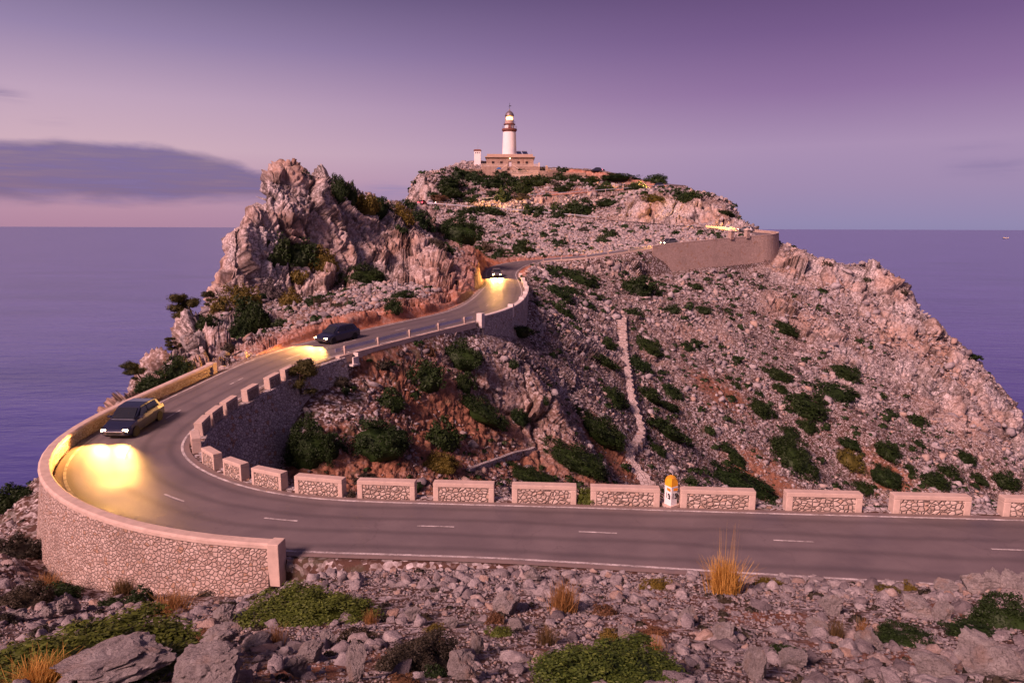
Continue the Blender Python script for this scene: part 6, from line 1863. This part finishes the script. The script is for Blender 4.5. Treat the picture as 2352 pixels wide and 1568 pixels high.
# ------------------------------------------------------------------ people at the lookout
def person(label, loc, yaw, shirt, trousers, seated=False):
    sk = {}
    P = [('pelvis', (0, 0, .92), .13), ('waist', (0, 0, 1.08), .115), ('chest', (0, 0, 1.32), .14), ('neck', (0, 0.0, 1.50), .055), ('head', (0, .02, 1.63), .095), ('crown', (0, .01, 1.73), .07),
         ('sl', (-.17, 0, 1.43), .065), ('el', (-.24, .02, 1.15), .045), ('wl', (-.23, .12, .92), .034), ('hl', (-.22, .16, .84), .036), ('sr', (.17, 0, 1.43), .065), ('er', (.24, .02, 1.15), .045), ('wr', (.22, .14, .93), .034), ('hr', (.20, .18, .86), .036),
         ('tl', (-.09, 0, .86), .085), ('kl', (-.10, .02, .48), .06), ('al', (-.10, -.02, .08), .042), ('fl', (-.10, .13, .03), .04), ('tr', (.09, 0, .86), .085), ('kr', (.11, .04, .48), .06), ('ar', (.11, 0, .08), .042), ('fr', (.11, .15, .03), .04)]
    if seated:
        for n in range(len(P)):
            nm, c, r_ = P[n]
            c = list(c)
            if nm in ('kl', 'kr'): c = [c[0], .42, .90]
            elif nm in ('al', 'ar'): c = [c[0], .44, .48]
            elif nm in ('fl', 'fr'): c = [c[0], .58, .44]
            c[2] -= .45
            P[n] = (nm, tuple(c), r_)
    idx = {p[0]: i for i, p in enumerate(P)}
    E_ = [('pelvis', 'waist'), ('waist', 'chest'), ('chest', 'neck'), ('neck', 'head'), ('head', 'crown'), ('chest', 'sl'), ('sl', 'el'), ('el', 'wl'), ('wl', 'hl'), ('chest', 'sr'), ('sr', 'er'), ('er', 'wr'), ('wr', 'hr'), ('pelvis', 'tl'), ('tl', 'kl'), ('kl', 'al'), ('al', 'fl'), ('pelvis', 'tr'), ('tr', 'kr'), ('kr', 'ar'), ('ar', 'fr')]
    me = bpy.data.meshes.new('person'); me.from_pydata([p[1] for p in P], [(idx[a], idx[b]) for a, b in E_], [])
    o = bpy.data.objects.new('person', me); COL.objects.link(o)
    sm = o.modifiers.new('skin', 'SKIN'); su = o.modifiers.new('sub', 'SUBSURF'); su.levels = 2; su.render_levels = 2
    for i, p in enumerate(P): me.skin_vertices[0].data[i].radius = (p[2], p[2])
    me.skin_vertices[0].data[0].use_root = True
    m, N = new_mat('person_clothes')
    zc = N.n('ShaderNodeSeparateXYZ', ins={0: N.n('ShaderNodeTexCoord').outputs['Object']}).outputs[2]
    dz_ = .45 if seated else 0
    col = N.ramp(zc, [(0, trousers), (1, trousers)])
    col = N.mix(N.maprange(zc, .96 - dz_, .98 - dz_), trousers, shirt); col = N.mix(N.maprange(zc, 1.48 - dz_, 1.50 - dz_), col, (0.42, 0.24, 0.17)); col = N.mix(N.maprange(zc, 1.67 - dz_, 1.69 - dz_), col, (0.03, 0.02, 0.015))
    N.n('ShaderNodeOutputMaterial', ins={0: principled(N, col, .8).outputs[0]})
    me.materials.append(m)
    o.location = tuple(loc); o.rotation_euler = (0, 0, yaw)
    tag(o, label, 'person', 'people at the lookout')
p = at_y(993, 400.3, 244.6); p[2] += 0.15
person('person in dark clothes standing on the lookout wall', p, R(200), (0.03, 0.025, 0.035), (0.02, 0.02, 0.03))
p = at_y(998.5, 400.8, 244.8); p[2] += 0.15
person('person in a white top seated on the lookout wall', p, R(180), (0.75, 0.72, 0.72), (0.05, 0.05, 0.08), True)
p = at_y(1010, 401.0, 245.2); p[2] += 0.15
person('person in a pale top seated farther along the lookout wall', p, R(175), (0.6, 0.5, 0.5), (0.12, 0.1, 0.1), True)
